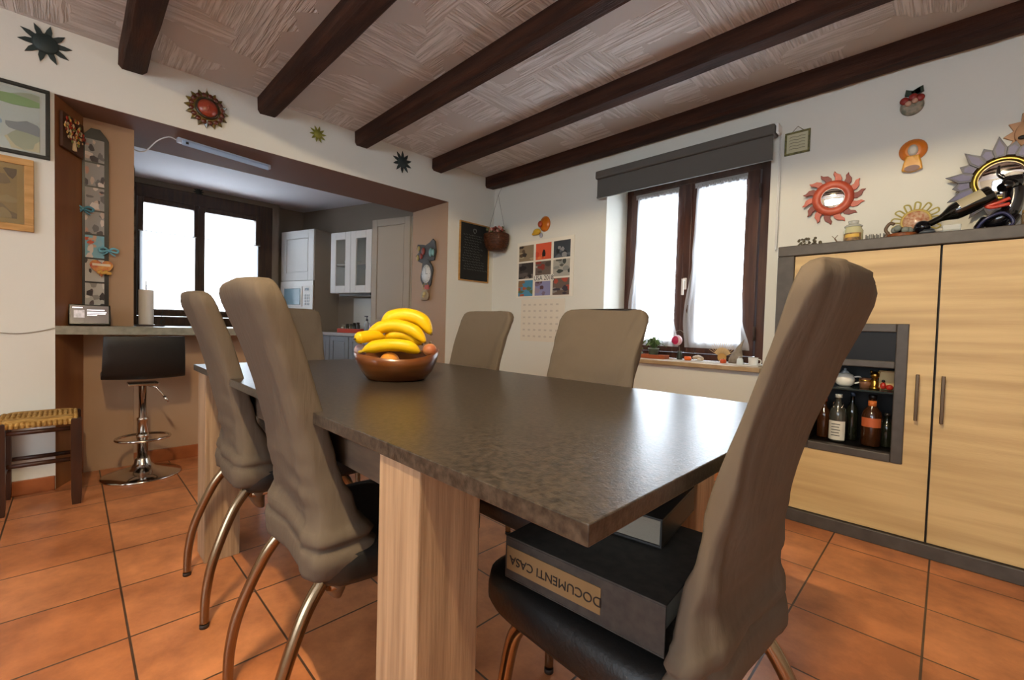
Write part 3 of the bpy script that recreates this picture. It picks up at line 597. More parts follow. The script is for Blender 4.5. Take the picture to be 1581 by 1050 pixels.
def frame(t, w, h, b, d, m, nm='frame'):
    s = MB(); s.box(-w, w, -d, 0, h-b, h); s.box(-w, w, -d, 0, -h, -h+b); s.box(-w, -w+b, -d, 0, -h+b, h-b); s.box(w-b, w, -d, 0, -h+b, h-b); return s.build(nm, m, t, .002)
frame(t, .262, .178, .016, .022, M_FRAMEB)
s = MB().box(-.247, .247, -.006, -.002, -.163, .163); s.build('mount', pc('#cfd6cf', .7), t)
patches(t, -.235, .225, -.15, .15, -.0065, ['#c3cfca', '#8fb07a', '#9db4c4', '#a9b39b', '#6f9a55', '#c9c6a4', '#8b9598'], 4, n=22)
s = MB().box(-.246, .246, -.0135, -.0125, -.162, .162); s.build('glass', mat('picture_glass', '#ffffff', .02, trans=1, ior=1.3), t)
t = thing('framed_picture', 'old brownish print in a light wooden frame below the watercolour', 'picture', (XA+.001, -.31, 1.555), 90)
frame(t, .174, .184, .034, .022, M_FRAMEW); s = MB().box(-.142, .142, -.012, -.002, -.152, .152); s.build('mount', pc('#a8905c', .7), t)
patches(t, -.115, .115, -.125, .125, -.0125, ['#9c8658', '#7c6a4c', '#877757', '#6b5c46', '#a39066'], 9, n=16)
s = MB().box(-.141, .141, -.019, -.018, -.151, .151); s.build('glass', mat('picture_glass', '#ffffff', .02, trans=1, ior=1.3), t)
# ---------------------------------------------------------------- tree picture on the slanted side, photo strip on the pier
ang = math.degrees(math.atan2(.112, -.258))  # direction along the slanted side
t = thing('tree_plaque', 'small square plaque of a tree with red and gold leaves in the opening corner', 'wall decoration', (-3.545, .012, 1.955), 0)
t.rotation_euler = (0, 0, math.atan2(.112, -.258)+PI*1.0-PI); nrm = Vector((.112, .258, 0)).normalized()
t.location = Vector((-3.530, -.006, 1.955))+nrm*.003
t.rotation_euler = (0, 0, math.atan2(nrm.x, -nrm.y))
s = MB().box(-.105, .105, -.014, 0, -.095, .095); s.build('board', pc('#4a2c1a', .5), t, .002)
s = MB().tube([(0, -.016, -.085), (0, -.017, -.02)], [.014, .006], 8); s.build('trunk', pc('#d8c39a'), t)
random.seed(11); lm = [pc('#a8321c', .4), pc('#d2a24e', .4), pc('#7a8a4a', .4), pc('#c8b08a', .4), pc('#8a2a1e', .4)]
s = MB()
for k in range(95):
    a = random.uniform(0, 2*PI); rr = math.sqrt(random.random()); s.mi = random.randrange(5)
    s.ball((.095*rr*math.cos(a), -.018-.006*random.random(), .022+.075*rr*math.sin(a)), random.uniform(.006, .011), 6, 4, (1, .4, 1))
o = s.build('leaves', lm, t); o['kind'] = 'stuff'
t = thing('photo_strip', 'tall black hanging strip of stacked family photographs on the tan pier', 'picture frame', (-3.658, .103, 1.53), 90)
pts = [(-.058, -.53), (.058, -.53), (.058, .47), (.048, .49), (.02, .53), (-.02, .53), (-.048, .49), (-.058, .47)]
s = MB().prism(pts, -.012, 0); s.build('board', pc('#14120f', .35), t, .001)
for k in range(7):
    z1 = .465-k*.142; z0 = z1-.132; z0 = max(z0, -.52); random.seed(40+k)
    cols = ['#9a9a98', '#c9b8ac', '#6b6a6c', '#d8cfc8', '#4a4648', '#b89484'] if k not in (4,) else ['#7fb4c8', '#c9a892', '#c45a40', '#d8cfc8', '#8ab4c4']
    if k in (5, 6): cols = ['#b9b8b2', '#3a3436', '#d8d6d0', '#57494a', '#8f8c88']
    patches(t, -.046, .038, z0, z1, -.0125, cols, 40+k, 'photo', 9)
def bow(name, label, x, y, z, c, rz=90):
    t = thing(name, label, 'ribbon', (x, y, z), rz); s = MB()
    for sg in (-1, 1):
        s.tube(bez([(0, -.01, 0), (sg*.02, -.016, .014), (sg*.042, -.012, .006), (sg*.036, -.014, -.010), (sg*.01, -.014, -.004), (0, -.01, 0)], 6), [.003]+[.006]*29+[.003], 6)
        s.tube(bez([(0, -.01, 0), (sg*.012, -.012, -.018), (sg*.03, -.010, -.03)], 6), .004, 6)
    s.build('loops', pc(c, .5), t); s = MB().ball((0, -.014, 0), .009, 10, 8); s.build('knot', pc(c, .5), t)
bow('ribbon_bow', 'blue ribbon bow on the left edge of the photo strip, third photo', -3.642, .050, 1.575, '#4f8fa8')
bow('ribbon_bow', 'light blue ribbon bow on the right edge of the photo strip, fifth photo', -3.642, .160, 1.345, '#6fb0c4')
t = thing('heart_ornament', 'red and gold heart ornament hanging on the lower part of the photo strip', 'wall decoration', (-3.643, .128, 1.24), 90)
hp = [(.052*math.sin(a)**3, .0035*(13*math.cos(a)-5*math.cos(2*a)-2*math.cos(3*a)-math.cos(4*a))) for a in [2*PI*k/32 for k in range(32)]]
s = MB().prism(hp, -.012, -.001); s.build('heart', mat('red_gold_heart', '#b4442a', .4, col2='#d49a4a', nscale=30), t, .002)
s = MB()
for k in range(7): s.ball((-.012+.008*k, -.016, -.03+.006*math.sin(k*2)), .010, 8, 6)
s.build('gold_flowers', pc('#d6a850', .4), t); s = MB().box(-.04, .04, -.015, -.012, .008, .022); s.build('banner', pc('#e2d2b8'), t)
# ---------------------------------------------------------------- right side of the opening: clock ornament and pouch
t = thing('wall_clock', 'white oval clock in a dark decorated ornament on the right reveal', 'clock', (-3.71, 2.512, 1.57), 0); t.scale = (1.55, 1, 1.15)
s = MB().prism([(.065*math.cos(a)+(.006*math.sin(5*a)), -.10+.125*math.sin(a)) for a in [2*PI*k/28 for k in range(28)]], -.016, 0)
s.prism([(-.10, .02), (-.06, .0), (.08, .01), (.10, .08), (.085, .17), (.06, .195), (.03, .17), (-.02, .15), (-.05, .16), (-.11, .17), (-.12, .13), (-.09, .10), (-.13, .07)], -.014, 0)
s.build('backing', pc('#3d3a36', .6), t, .002)
s = MB().lathe([(.050, -.016), (.050, -.020), (.003, -.021)], 28, (0, 0, -.10*1.0), axis='Y', sy=1.6); o = s.build('dial', pc('#d9dad6', .4), t)
s = MB().box(-.0015, .0015, -.0235, -.0222, -.10, -.05); s.box(-.002, .02, -.0235, -.0222, -.102, -.098)
for k in range(12): a = 2*PI*k/12; s.box(.042*math.cos(a)-.0015, .042*math.cos(a)+.0015, -.0228, -.0220, -.10+.068*math.sin(a)-.003, -.10+.068*math.sin(a)+.003)
s.build('hands_and_marks', pc('#55524e'), t)
random.seed(5)
s = MB(); s.ball((-.035, -.022, .10), .022, 10, 8, (.8, .6, 1.5)); s.ball((-.06, -.02, .06), .02, 10, 8, (.8, .6, 1.3)); s.build('red_ornaments', pc('#8a3a30', .4), t)
s = MB(); s.ball((.05, -.022, .08), .024, 10, 8, (.8, .5, 1.6)); s.ball((.075, -.02, .075), .02, 10, 8, (.5, .5, 1.6)); s.build('blue_ornaments', pc('#6f9a98', .4), t)
s = MB(); s.ball((-.09, -.02, .13), .016, 8, 6, (1, .5, 1.5)); s.ball((-.10, -.02, .05), .018, 8, 6, (.8, .5, 1.5)); s.build('gold_ornaments', pc('#b09a5a', .4), t)
t = thing('cloth_pouch', 'small beige pouch with a red ribbon hanging under the oval clock', 'wall decoration', (-3.71, 2.512, 1.25), 0); t.scale = (1.5, 1, 1.1)
s = MB().lathe([(.01, -.055), (.04, -.045), (.048, -.01), (.036, .02), (.02, .035), (.026, .045)], 20, sy=.5, c=(-.005, -.025, 0)); s.build('pouch', mat('beige_cloth', '#a8977e', .9, bump=.2), t)
s = MB().tube(bez([(-.02, -.02, .04), (-.03, -.02, .08), (0, -.012, .115), (.02, -.02, .08), (.01, -.03, .04)], 6), .003, 6); s.build('cord', pc('#b89a50'), t)
s = MB().box(-.005, .045, -.03, -.022, .045, .085); s.build('ribbon', pc('#a8402c'), t, .003)
s = MB().ball((.02, -.055, .005), .018, 8, 6, (1, .5, 1)); s.ball((.01, -.055, -.02), .012, 8, 6, (1, .5, 1)); s.build('flower', pc('#c8b47a'), t)
# ---------------------------------------------------------------- blackboard
t = thing('blackboard', 'tall blackboard with faint chalk writing in a thin wooden frame near the corner', 'blackboard', (XA+.001, 2.845, 1.683), 90)
w_, h_ = .192, .29
frame(t, w_, h_, .012, .018, M_FRAMEW); s = MB().box(-w_+.011, w_-.011, -.009, -.002, -h_+.011, h_-.011); s.build('slate', pc('#191a1a', .75), t)
random.seed(3); s = MB()
for k in range(14):
    z = .165-k*.026; x0 = -.15+random.uniform(0, .03); x1 = .15-random.uniform(0, .10); x = x0
    while x < x1:
        l = random.uniform(.012, .04); s.tube(bez([(x, -.0095, z), (x+l*.3, -.0095, z+.006), (x+l*.6, -.0095, z-.004), (x+l, -.0095, z+.002)], 3), .0009, 4); x += l+.008
s.tube(bez([(-.01, -.0095, .235), (-.02, -.0095, .215), (0, -.0095, .19), (.02, -.0095, .215), (.01, -.0095, .235), (0, -.0095, .222), (-.01, -.0095, .235)], 4), .002, 5)
s.build('chalk_writing', pc('#7d8280', .9), t)
# ---------------------------------------------------------------- hanging basket in the corner
t = thing('hanging_basket', 'brown wicker basket of pink flowers hanging in the corner on two cords', 'basket', (-3.225, 2.985, 1.70), 20)
s = MB().lathe([(.03, 0), (.075, .005), (.105, .04), (.122, .10), (.125, .165), (.118, .172), (.11, .165), (.10, .10), (.02, .02)], 32, sy=.85)
for k in range(8): z = .02+k*.02; r = [.092, .105, .113, .119, .123, .125, .126, .127][k]; s.tube([(r*math.cos(a), .85*r*math.sin(a), z+.004*(-1)**j) for j, a in enumerate([2*PI*q/36 for q in range(37)])], .005, 5)
s.build('wicker_body', mat('brown_wicker', '#5a3015', .6, col2='#3c1e0c', nscale=50), t)
for i, (c, n_) in enumerate((('#c08a80', 26), ('#7a3a34', 14), ('#5c5a3a', 14))):
    s = MB(); random.seed(20+i)
    for k in range(n_): a = random.uniform(0, 2*PI); rr = .10*math.sqrt(random.random()); s.ball((rr*math.cos(a), rr*.85*math.sin(a), .18+random.uniform(0, .045)), random.uniform(.010, .018), 7, 5)
    s.build(('pink_flowers', 'dark_flowers', 'green_leaves')[i], pc(c, .8), t)
s = MB(); s.tube([(-.10, 0, .17), (-.0, .02, .56)], .0016, 5); s.tube([(.10, 0, .17), (.0, .02, .56)], .0016, 5); s.tube([(0, .02, .56), (0, .1, .665)], .0016, 5); s.build('cords', pc('#6a6458'), t)
# ---------------------------------------------------------------- window wall decorations
t = thing('wall_figurine', 'small ceramic figure with an orange sun hat above the calendar', 'wall decoration', (-2.73, YB-.001, 1.885))
s = MB().lathe([(.062, -.002), (.062, -.010), (.04, -.02), (.003, -.024)], 24, (.04, 0, .03), axis='Y', sy=1.15); s.build('hat', mat('orange_glaze', '#c9701c', .3, coat=.4), t)
s = MB().ball((.0, -.03, .03), .03, 14, 10, (.8, .6, 1)); s.build('face', pc('#a8482c', .4), t)
s = MB().ball((-.045, -.022, -.035), .042, 14, 10, (1.1, .5, .7)); s.ball((-.085, -.02, -.05), .02, 10, 8, (1.2, .5, .6)); s.build('body', pc('#c9a02a', .35), t)
s = MB().ball((.0, -.012, -.07), .02, 10, 8, (1, .4, 1.2)); s.build('scarf', pc('#9a9aa8', .5), t)
t = thing('wall_calendar', 'white wall calendar of nine small photographs reading USA 2018', 'calendar', (-2.691, YB-.001, 1.505))
s = MB().box(-.345, .345, -.006, 0, -.268, .268); s.build('sheet', pc('#e2ddd0', .6), t)
PH = [['#8a7a62', '#5c4a3a', '#a8987c', '#3c3430'], ['#d4593a', '#d4593a', '#e0804a', '#d4593a', '#c8482e'], ['#3a4046', '#5a6068', '#8a8a8a', '#24282c'],
      ['#3c3634', '#5a5450', '#242022', '#7a7068'], ['#6a5c54', '#8a3a30', '#a8a098', '#4c4440'], ['#a8a49a', '#3c423f', '#8a8c86', '#54564f'],
      ['#4a88a8', '#a85a3a', '#5c6a4a', '#8a6a4a'], ['#8a8ab0', '#7a6a7c', '#5a4048', '#9a8a9c'], ['#6a5a50', '#a84a38', '#3c3640', '#8a8480']]
for k in range(9):
    i, j = k % 3, k//3; x0 = -.32+i*.218; z1 = .235-j*.168
    patches(t, x0, x0+.19, z1-.152, z1, -.0062, PH[k], 60+k, 'photo', 8)
s = MB().prism([(-.018, 0), (-.02, .03), (-.012, .055), (0, .065), (.012, .055), (.02, .03), (.018, 0)], -.010, -.0078); o = s.build('statue_silhouette', pc('#1c1c20'), t); o.location = (0, 0, .11)
s = MB().box(-.115, .125, -.0088, -.0080, -.120, -.062); s.build('title_strip', pc('#dcd9d0'), t)
text_part('title', 'USA 2018', .062, pc('#2c2c30'), t, (.005, -.0092, -.091), sx=.95)
t = thing('calendar_page', 'faint white printed date sheet hanging under the photo calendar', 'paper', (-2.70, YB-.001, 1.02))
s = MB().box(-.27, .27, -.003, 0, -.20, .20); s.build('sheet', pc('#dbd2c2', .8), t)
s = MB(); random.seed(8)
for r_ in range(6):
    for c_ in range(7): s.box(-.24+c_*.068, -.24+c_*.068+.03, -.0036, -.0031, .14-r_*.06, .14-r_*.06+.016)
s.build('printed_dates', pc('#c3b9ac'), t)
t = thing('hanging_plaque', 'small green framed plaque with tiny script beside the roller blind', 'plaque', (-.692, YB-.001, 2.115))
frame(t, .066, .068, .011, .012, mat('green_gold_frame', '#4c4c2a', .5, col2='#7a7440', nscale=60)); s = MB().box(-.056, .056, -.006, -.001, -.058, .058); s.build('panel', pc('#b9b596', .6), t)
s = MB(); random.seed(2)
for k in range(5): s.tube(bez([(-.042, -.0066, .036-k*.018), (-.02, -.0066, .040-k*.018), (.0, -.0066, .035-k*.018), (.02, -.0066, .039-k*.018), (.04, -.0066, .036-k*.018)], 4), .0012, 4)
s.build('script_lines', pc('#5c5a48'), t); s = MB().tube([(-.03, -.004, .068), (0, -.004, .098), (.03, -.004, .068)], .0018); s.build('hanger', pc('#6a5a3a'), t)
# red sun mirror
def mirror_convex(t, r, y0, dep, nm='mirror'):
    s = MB(); s.lathe([(r, y0), (r*.98, y0-dep*.12), (r*.85, y0-dep*.36), (r*.6, y0-dep*.66), (r*.3, y0-dep*.9), (.001, y0-dep)], 36, axis='Y'); return s.build(nm, M_MIRROR, t)
t = thing('sun_mirror', 'red flaming sun with a round mirror centre on the wall over the oak cabinet', 'mirror', (-.500, YB-.001, 1.742))
M_RED = mat('coral_red_paint', '#c25a40', .45, col2='#a8432c', nscale=14)
s = MB().lathe([(.098, -.002), (.098, -.014), (.085, -.024), (.060, -.026), (.056, -.016)], 40, axis='Y'); s.build('rim', M_RED, t)
for k in range(14):
    a = 2*PI*k/14; s = MB(); P = lambda rr, da: (rr*math.cos(a+da), rr*math.sin(a+da))
    out = [P(.090, -.16), P(.112, -.14), P(.130, -.02), P(.138, .13), P(.151, .20), P(.132, .24), P(.114, .16), P(.090, .16)]
    s.prism(out, -.014 if k % 2 else -.010, -.002); s.build('flame_ray', M_RED if k % 2 else mat('dark_red_paint', '#7d2e20', .5), t, .002)
mirror_convex(t, .057, -.018, .005); t.rotation_euler = (R(4), 0, R(6)); t.location.y -= .012
# orange ceramic ornament and the one above
t = thing('ceramic_angel', 'orange bell-shaped ceramic ornament with a round hat on the wall', 'wall decoration', (-.166, YB-.001, 1.90))
s = MB().lathe([(.056, -.002), (.056, -.012), (.03, -.02)], 26, (0, 0, .03), axis='Y'); s.build('halo', mat('orange_glaze', '#c9701c', .3, coat=.4), t)
s = MB().lathe([(.020, -.002), (.020, -.03), (.012, -.036)], 18, (0, 0, .025), axis='Y', sy=1.4); s.build('face', pc('#b9b4ac', .3), t)
s = MB().prism([(-.026, .0), (.026, .0), (.036, -.04), (.042, -.075), (.0, -.085), (-.042, -.075), (-.036, -.04)], -.03, -.002); s.build('dress', mat('yellow_glaze', '#c98a18', .3, coat=.4), t, .006)
s = MB().lathe([(.03, -.002), (.03, -.034)], 18, (0, 0, -.068), axis='Y', sy=.5); s.build('opening', pc('#8d7268'), t)
t = thing('fruit_plaque', 'round ceramic plaque with dark green leaves and red fruit high on the wall', 'wall decoration', (-.180, YB-.001, 2.185))
s = MB().lathe([(.048, -.002), (.046, -.014), (.03, -.022)], 26, (0, 0, -.022), axis='Y'); s.build('base', mat('grey_green_glaze', '#6a6c5c', .4, col2='#a89a86', nscale=40), t)
s = MB(); [s.prism([(x, z), (x-.03*c, z+.012), (x-.026*c, z+.04), (x+.008*c, z+.024)], -.02, -.004) for x, z, c in ((0, .024, 1), (.002, .024, -1), (.014, .028, -1))]; s.build('leaves', pc('#22301e', .5), t)
s = MB(); [s.ball((x, -.024, z), .019, 10, 8, (1, .6, 1)) for x, z in ((-.03, .006), (.03, .006), (.004, .016))]; s.build('red_fruit', pc('#8a2a22', .4), t)
s = MB(); [s.ball((x, -.028, z), .014, 10, 8, (1, .6, 1)) for x, z in ((-.014, -.014), (.012, -.006))]; s.build('pale_fruit', pc('#b9907a', .4), t)
# ---------------------------------------------------------------- oak highboard
CX0, CY0, CY1, CT = -.644, 2.60, 3.095, 1.405
t = thing('highboard', 'wide light oak highboard with anthracite frame and two tall doors by the window wall', 'cabinet', (CX0, CY0, 0))
cw = 1.245
s = MB(); s.box(0, cw, 0, .495, CT-.052, CT); s.box(0, .075, 0, .06, .06, CT-.052); s.box(cw-.075, cw, 0, .06, .06, CT-.052); s.box(0, cw, -.004, .495, 0, .062)
s.build('outer_frame', M_CABF, t, .004)
s = MB(); s.box(.004, .022, .06, .49, .062, CT-.053); s.box(cw-.022, cw-.004, .06, .49, .062, CT-.053); s.box(.022, cw-.022, .475, .49, .062, CT-.053); s.box(.61, .628, .06, .475, .062, CT-.053)
s.build('carcass', M_CABF, t)
nx0, nx1, nz0, nz1 = .125, .524, .385, 1.012
dz0, dz1 = .066, CT-.056
s = MB(); d0, d1 = .077, .608
s.box(d0, nx0, .012, .034, dz0, dz1); s.box(nx1, d1, .012, .034, dz0, dz1); s.box(nx0, nx1, .012, .034, dz0, nz0); s.box(nx0, nx1, .012, .034, nz1, dz1)
dl = s.build('door', M_OAKH, t)
s = MB(); s.box(nx0, nx0+.042, .004, .05, nz0, nz1); s.box(nx1-.042, nx1, .004, .05, nz0, nz1); s.box(nx0+.042, nx1-.042, .004, .05, nz0, nz0+.038); s.box(nx0+.042, nx1-.042, .004, .05, nz1-.038, nz1); s.box(nx0+.042, nx1-.042, .008, .05, .81, .842)
s.build('display_frame', M_CABF, dl, .004)
s = MB(); s.box(nx0+.042, nx1-.042, .02, .024, .842, nz1-.038); s.build('dark_panel', M_DARK, dl)
s = MB(); s.box(nx0+.03, nx0+.042, .051, .30, nz0+.02, .84); s.box(nx1-.042, nx1-.03, .051, .30, nz0+.02, .84); s.box(nx0+.03, nx1-.03, .30, .31, nz0+.02, .84); s.box(nx0+.042, nx1-.042, .051, .30, nz0+.02, nz0+.036); s.box(nx0+.042, nx1-.042, .051, .30, .828, .84)
s.build('niche_lining', M_DARK, t)
s = MB().box(nx0+.043, nx1-.043, .055, .298, .690, .698); s.build('shelf', mat('shelf_glass_dark', '#2a3230', .15), t)
s = MB().box(.616, cw-.077, .012, .034, dz0, dz1); dr = s.build('door', M_OAKH, t)
for d, x in ((dl, .560), (dr, .640)):
    s = MB(); s.box(x-.006, x+.006, -.024, -.012, .592, .794); s.box(x-.005, x+.005, -.012, .012, .61, .622); s.box(x-.005, x+.005, -.012, .012, .765, .777); s.build('handle', mat('dark_bronze_handle', '#5a4a3a', .35, 1), d, .002)
# bottles and trinkets in the niche
def bottle(label, x, y, z, r, h, glass, capc, labelc=None, grp=None, extra=None):
    t = thing('bottle', label, 'bottle', (CX0+x, CY0+y, z), 0, grp)
    s = MB().lathe([(r*.9, 0), (r, .004), (r, h*.58), (r*.85, h*.68), (r*.36, h*.80), (r*.33, h*.93), (r*.38, h*.935), (r*.38, h*.95)], 24); s.build('glass_body', glass, t)
    s = MB().lathe([(r*.42, h*.93), (r*.42, h), (r*.38, h*1.005)], 18); s.build('cap', capc, t)
    if labelc:
        s = MB(); N_ = 14; ring = lambda z: [((r+.0008)*math.sin(-1.1+2.2*k/N_), -(r+.0008)*math.cos(-1.1+2.2*k/N_), z) for k in range(N_+1)]
        s.loft([ring(h*labelc[1]), ring(h*labelc[2])], close=False); s.build('paper_label', labelc[0], t)
    return t
G_DK = mat('dark_bottle_glass', '#1a1c14', .08, spec=.8); G_CL = mat('smoky_glass', '#3a3a34', .06, spec=.8, alpha=1); G_AM = mat('amber_glass', '#3a2010', .08, spec=.8)
zb = nz0+.0385
tb = bottle('clear swing-top bottle with a large white label in the cabinet niche', .270, .12, zb, .036, .235, G_CL, pc('#b9bcb4', .3), (pc('#cfcabb'), .04, .44))
s = MB(); s.tube(bez([(-.016, 0, .20), (-.02, -.014, .18), (0, -.022, .155), (.02, -.014, .18), (.016, 0, .20)], 5), .0015, 5); s.build('wire_clasp', M_CHROME, tb)
s = MB()
for k in range(5): s.box(-.020, .016-.004*(k % 2), -.0380, -.0372, .03+.014*k, .034+.014*k)
s.build('label_print', pc('#4c4a44'), tb)
bottle('tall slim dark bottle behind the white-labelled bottle in the niche', .315, .21, zb, .026, .24, G_DK, pc('#3a4658', .3))
bottle('dark bottle with an orange neck band and round orange label in the niche', .400, .14, zb, .040, .245, G_AM, pc('#1a1612', .4), (pc('#b0562c'), .38, .56))
s = MB().lathe([(.0165, 0), (.0165, .028)], 18, (CX0+.400, CY0+.14, zb+.19)); o = s.build('neck_band', pc('#c4692c'), None); par = [q for q in COL.objects if q.name.startswith('bottle')][-1]; o.parent = par; o.location = -par.location
bottle('dark shouldered bottle at the right of the niche', .455, .17, zb, .026, .16, G_DK, pc('#2a2420', .4))
bottle('brown bottle at the hidden left of the niche', .205, .17, zb, .030, .20, G_AM, pc('#6a2a1c', .4))
zs_ = .6985
t = thing('teapot', 'small white porcelain teapot with a blue lid on the niche shelf', 'teapot', (CX0+.285, CY0+.16, zs_))
s = MB().lathe([(.022, 0), (.036, .012), (.042, .035), (.034, .058), (.016, .068)], 26); s.build('pot', pc('#e0dccf', .25), t)
s = MB().lathe([(.018, .067), (.012, .076), (.005, .08), (.006, .088), (.001, .092)], 18); s.build('lid', pc('#8f9aa0', .3), t)
s = MB().tube(bez([(.038, 0, .05), (.06, 0, .052), (.064, 0, .03), (.04, 0, .018)], 6), .004); s.build('handle', pc('#e0dccf', .25), t)
s = MB().tube([(-.036, 0, .03), (-.052, 0, .045), (-.06, 0, .06)], [.007, .005, .004]); s.build('spout', pc('#e0dccf', .25), t)
t = thing('wooden_cup', 'small brown wooden cup on the niche shelf next to the teapot', 'cup', (CX0+.368, CY0+.15, zs_))
s = MB().lathe([(.022, 0), (.026, .05), (.023, .05), (.019, .006), (.002, .005)], 20); s.build('body', pc('#7a5238', .5), t); s = MB().lathe([(.0265, .034), (.0265, .042)], 20); s.build('band', M_GOLD, t)
t = thing('gold_figurine', 'small golden figurine on the niche shelf', 'figurine', (CX0+.405, CY0+.13, zs_))
s = MB().lathe([(.02, 0), (.02, .01), (.012, .014), (.016, .035), (.010, .05)], 18); s.build('body', M_GOLD, t); s = MB().ball((0, 0, .068), .018, 14, 10); s.ball((-.014, 0, .084), .006, 8, 6); s.ball((.014, 0, .084), .006, 8, 6); s.build('head', M_GOLD, t)
t = thing('toy_box', 'pale wooden box with red figures in front at the right of the niche shelf', 'box', (CX0+.448, CY0+.17, zs_))
s = MB().box(-.03, .032, -.02, .03, 0, .085); s.build('box_body', pc('#cfb27c', .6), t, .002); s = MB().box(-.032, .034, -.022, .032, .085, .092); s.build('box_lid', pc('#b9935c', .6), t, .002)
s = MB(); s.ball((-.012, -.036, .02), .012, 10, 8, (1, 1, 1.4)); s.ball((.012, -.038, .015), .012, 10, 8, (1.2, 1, 1.1)); s.build('red_figures', pc('#a82a1c', .4), t)
s = MB(); s.ball((-.012, -.036, .042), .007, 8, 6); s.build('black_head', pc('#141210'), t)
# ---------------------------------------------------------------- on top of the highboard
T = CT
t = thing('dried_flowers', 'small bunch of dark dried flowers lying at the left end of the cabinet top', 'dried flowers', (-.535, 2.74, T))
random.seed(14); s = MB()
for k in range(16):
    a = random.uniform(-.5, .9); l = random.uniform(.04, .09); y = random.uniform(-.02, .02); s.tube([(-.07, y*.3, .006), (-.07+l*math.cos(a), y, .008+l*abs(math.sin(a))*.8)], .0014, 4)
s.build('stems', pc('#5a5038'), t); s = MB()
for k in range(26): s.ball((random.uniform(-.05, .05), random.uniform(-.03, .03), random.uniform(.009, .055)), random.uniform(.005, .009), 6, 4)
s.build('flower_heads', pc('#57503f', .9), t)
t = thing('candle_jar', 'glass jar candle with a picture label standing below the red sun mirror', 'candle', (-.358, 2.78, T))
s = MB().lathe([(.036, 0), (.040, .006), (.041, .075), (.034, .088), (.034, .094)], 30); s.build('wax_glass', mat('cream_candle_jar', '#c2bf9a', .12, spec=.8, coat=.6), t)
s = MB().lathe([(.036, .0945), (.038, .100), (.030, .106), (.018, .112), (.022, .120), (.022, .126), (.004, .128)], 26); s.build('glass_lid', mat('clear_grey_glass', '#b4b6ae', .08, alpha=.65, spec=.8), t)
s = MB(); rg = lambda z: [(.0417*math.sin(-1+2*k/14), -.0417*math.cos(-1+2*k/14), z) for k in range(15)]; s.loft([rg(.012), rg(.062)], close=False); lb = s.build('picture_label', mat('candle_label', '#a87c4a', .6, col2='#5c4a34', nscale=60), t)
s = MB(); rg = lambda z: [(.0423*math.sin(-.7+1.4*k/14), -.0423*math.cos(-.7+1.4*k/14), z) for k in range(15)]; s.loft([rg(.040), rg(.056)], close=False); s.build('label_strip', pc('#d0a84c'), t)
t = thing('twig_ornament', 'tiny brown twig deer ornament just left of the candle jar', 'ornament', (-.418, 2.75, T), 0)
s = MB(); s.tube([(0, 0, .0), (.002, 0, .025)], .002, 5); s.tube([(.018, 0, 0), (.016, 0, .022)], .002, 5); s.tube([(0, 0, .024), (.018, 0, .022)], .004, 6); s.tube([(0, 0, .024), (-.010, 0, .042)], .003, 6); s.tube([(-.01, 0, .042), (-.022, 0, .056)], .0015, 5); s.tube([(-.01, 0, .042), (.002, 0, .058)], .0015, 5); s.build('twigs', pc('#6a4a2c'), t)
t = thing('letter_block', 'small grey metal letter block sign between candle jar and basket', 'sign', (-.27, 2.78, T))
s = MB().box(-.042, .042, -.008, .008, 0, .006); s.build('base', pc('#55534e', .5), t); s = MB()
random.seed(6)
for k in range(6): x = -.038+k*.0135; s.box(x, x+.004, -.005, .005, .006, .05); s.box(x, x+.011, -.005, .005, .006+random.choice((0, .02, .038)), .012+random.choice((0.0, .02, .032))); s.box(x+.0065, x+.0105, -.005, .005, .006, .05-random.choice((0, .02)))
s.build('cutout_letters', pc('#5f5d58', .5), t)
t = thing('gift_basket', 'small wicker bowl of dark glass balls with a brown ribbon on the cabinet top', 'basket', (-.170, 2.76, T))
s = MB().lathe([(.03, 0), (.048, .008), (.056, .03), (.052, .034), (.04, .012), (.004, .010)], 28)
s.build('bowl', mat('rust_wicker', '#8a4a20', .5, col2='#5c2c10', nscale=60), t)
for i, c in enumerate(('#24242c', '#5c3a26', '#7a8078')):
    s = MB(); random.seed(31+i)
    for k in range(4): a = random.uniform(0, 2*PI); s.ball((.028*math.cos(a), .028*math.sin(a), .042+.018*random.random()), .015, 12, 8)
    s.build(('dark_balls', 'brown_balls', 'grey_balls')[i], pc(c, .12), t)
s = MB(); s.tube(bez([(-.045, -.01, .03), (-.06, -.012, .06), (-.045, -.01, .088), (-.03, -.012, .08)], 6), .007, 6); s.tube([(-.05, -.01, .05), (-.066, -.01, .005)], .006, 6); s.build('ribbon', pc('#5c4632', .5), t)
t = thing('sun_mirror', 'yellow petalled sun with a mosaic centre leaning behind the small basket', 'mirror', (-.135, 2.99, 1.535))
s = MB().lathe([(.060, -.002), (.060, -.012), (.052, -.016), (.05, -.01)], 32, axis='Y'); s.build('rim', pc('#b39a4c', .4), t)
for k in range(13):
    a = 2*PI*k/13+.1; s = MB(); P = bez([(.058*math.cos(a-.16), -.008, .058*math.sin(a-.16)), (.088*math.cos(a-.14), -.008, .088*math.sin(a-.14)), (.094*math.cos(a+.06), -.008, .094*math.sin(a+.06)), (.06*math.cos(a+.16), -.008, .06*math.sin(a+.16))], 6); s.tube(P, .0035, 6); s.build('petal', pc('#a89a4a', .4), t)
s = MB().lathe([(.050, -.004), (.050, -.012), (.002, -.016)], 28, axis='Y'); s.build('mosaic', mat('mosaic_center', '#cdb49a', .25, col2='#a8684a', nscale=70), t)
s = MB(); s.box(-.003, .003, .0, .11, -.13, -.124); s.box(-.003, .003, -.001, .004, -.13, -.05); s.box(-.04, .04, -.004, .004, -.130, -.124); s.build('stand', M_STEEL, t)
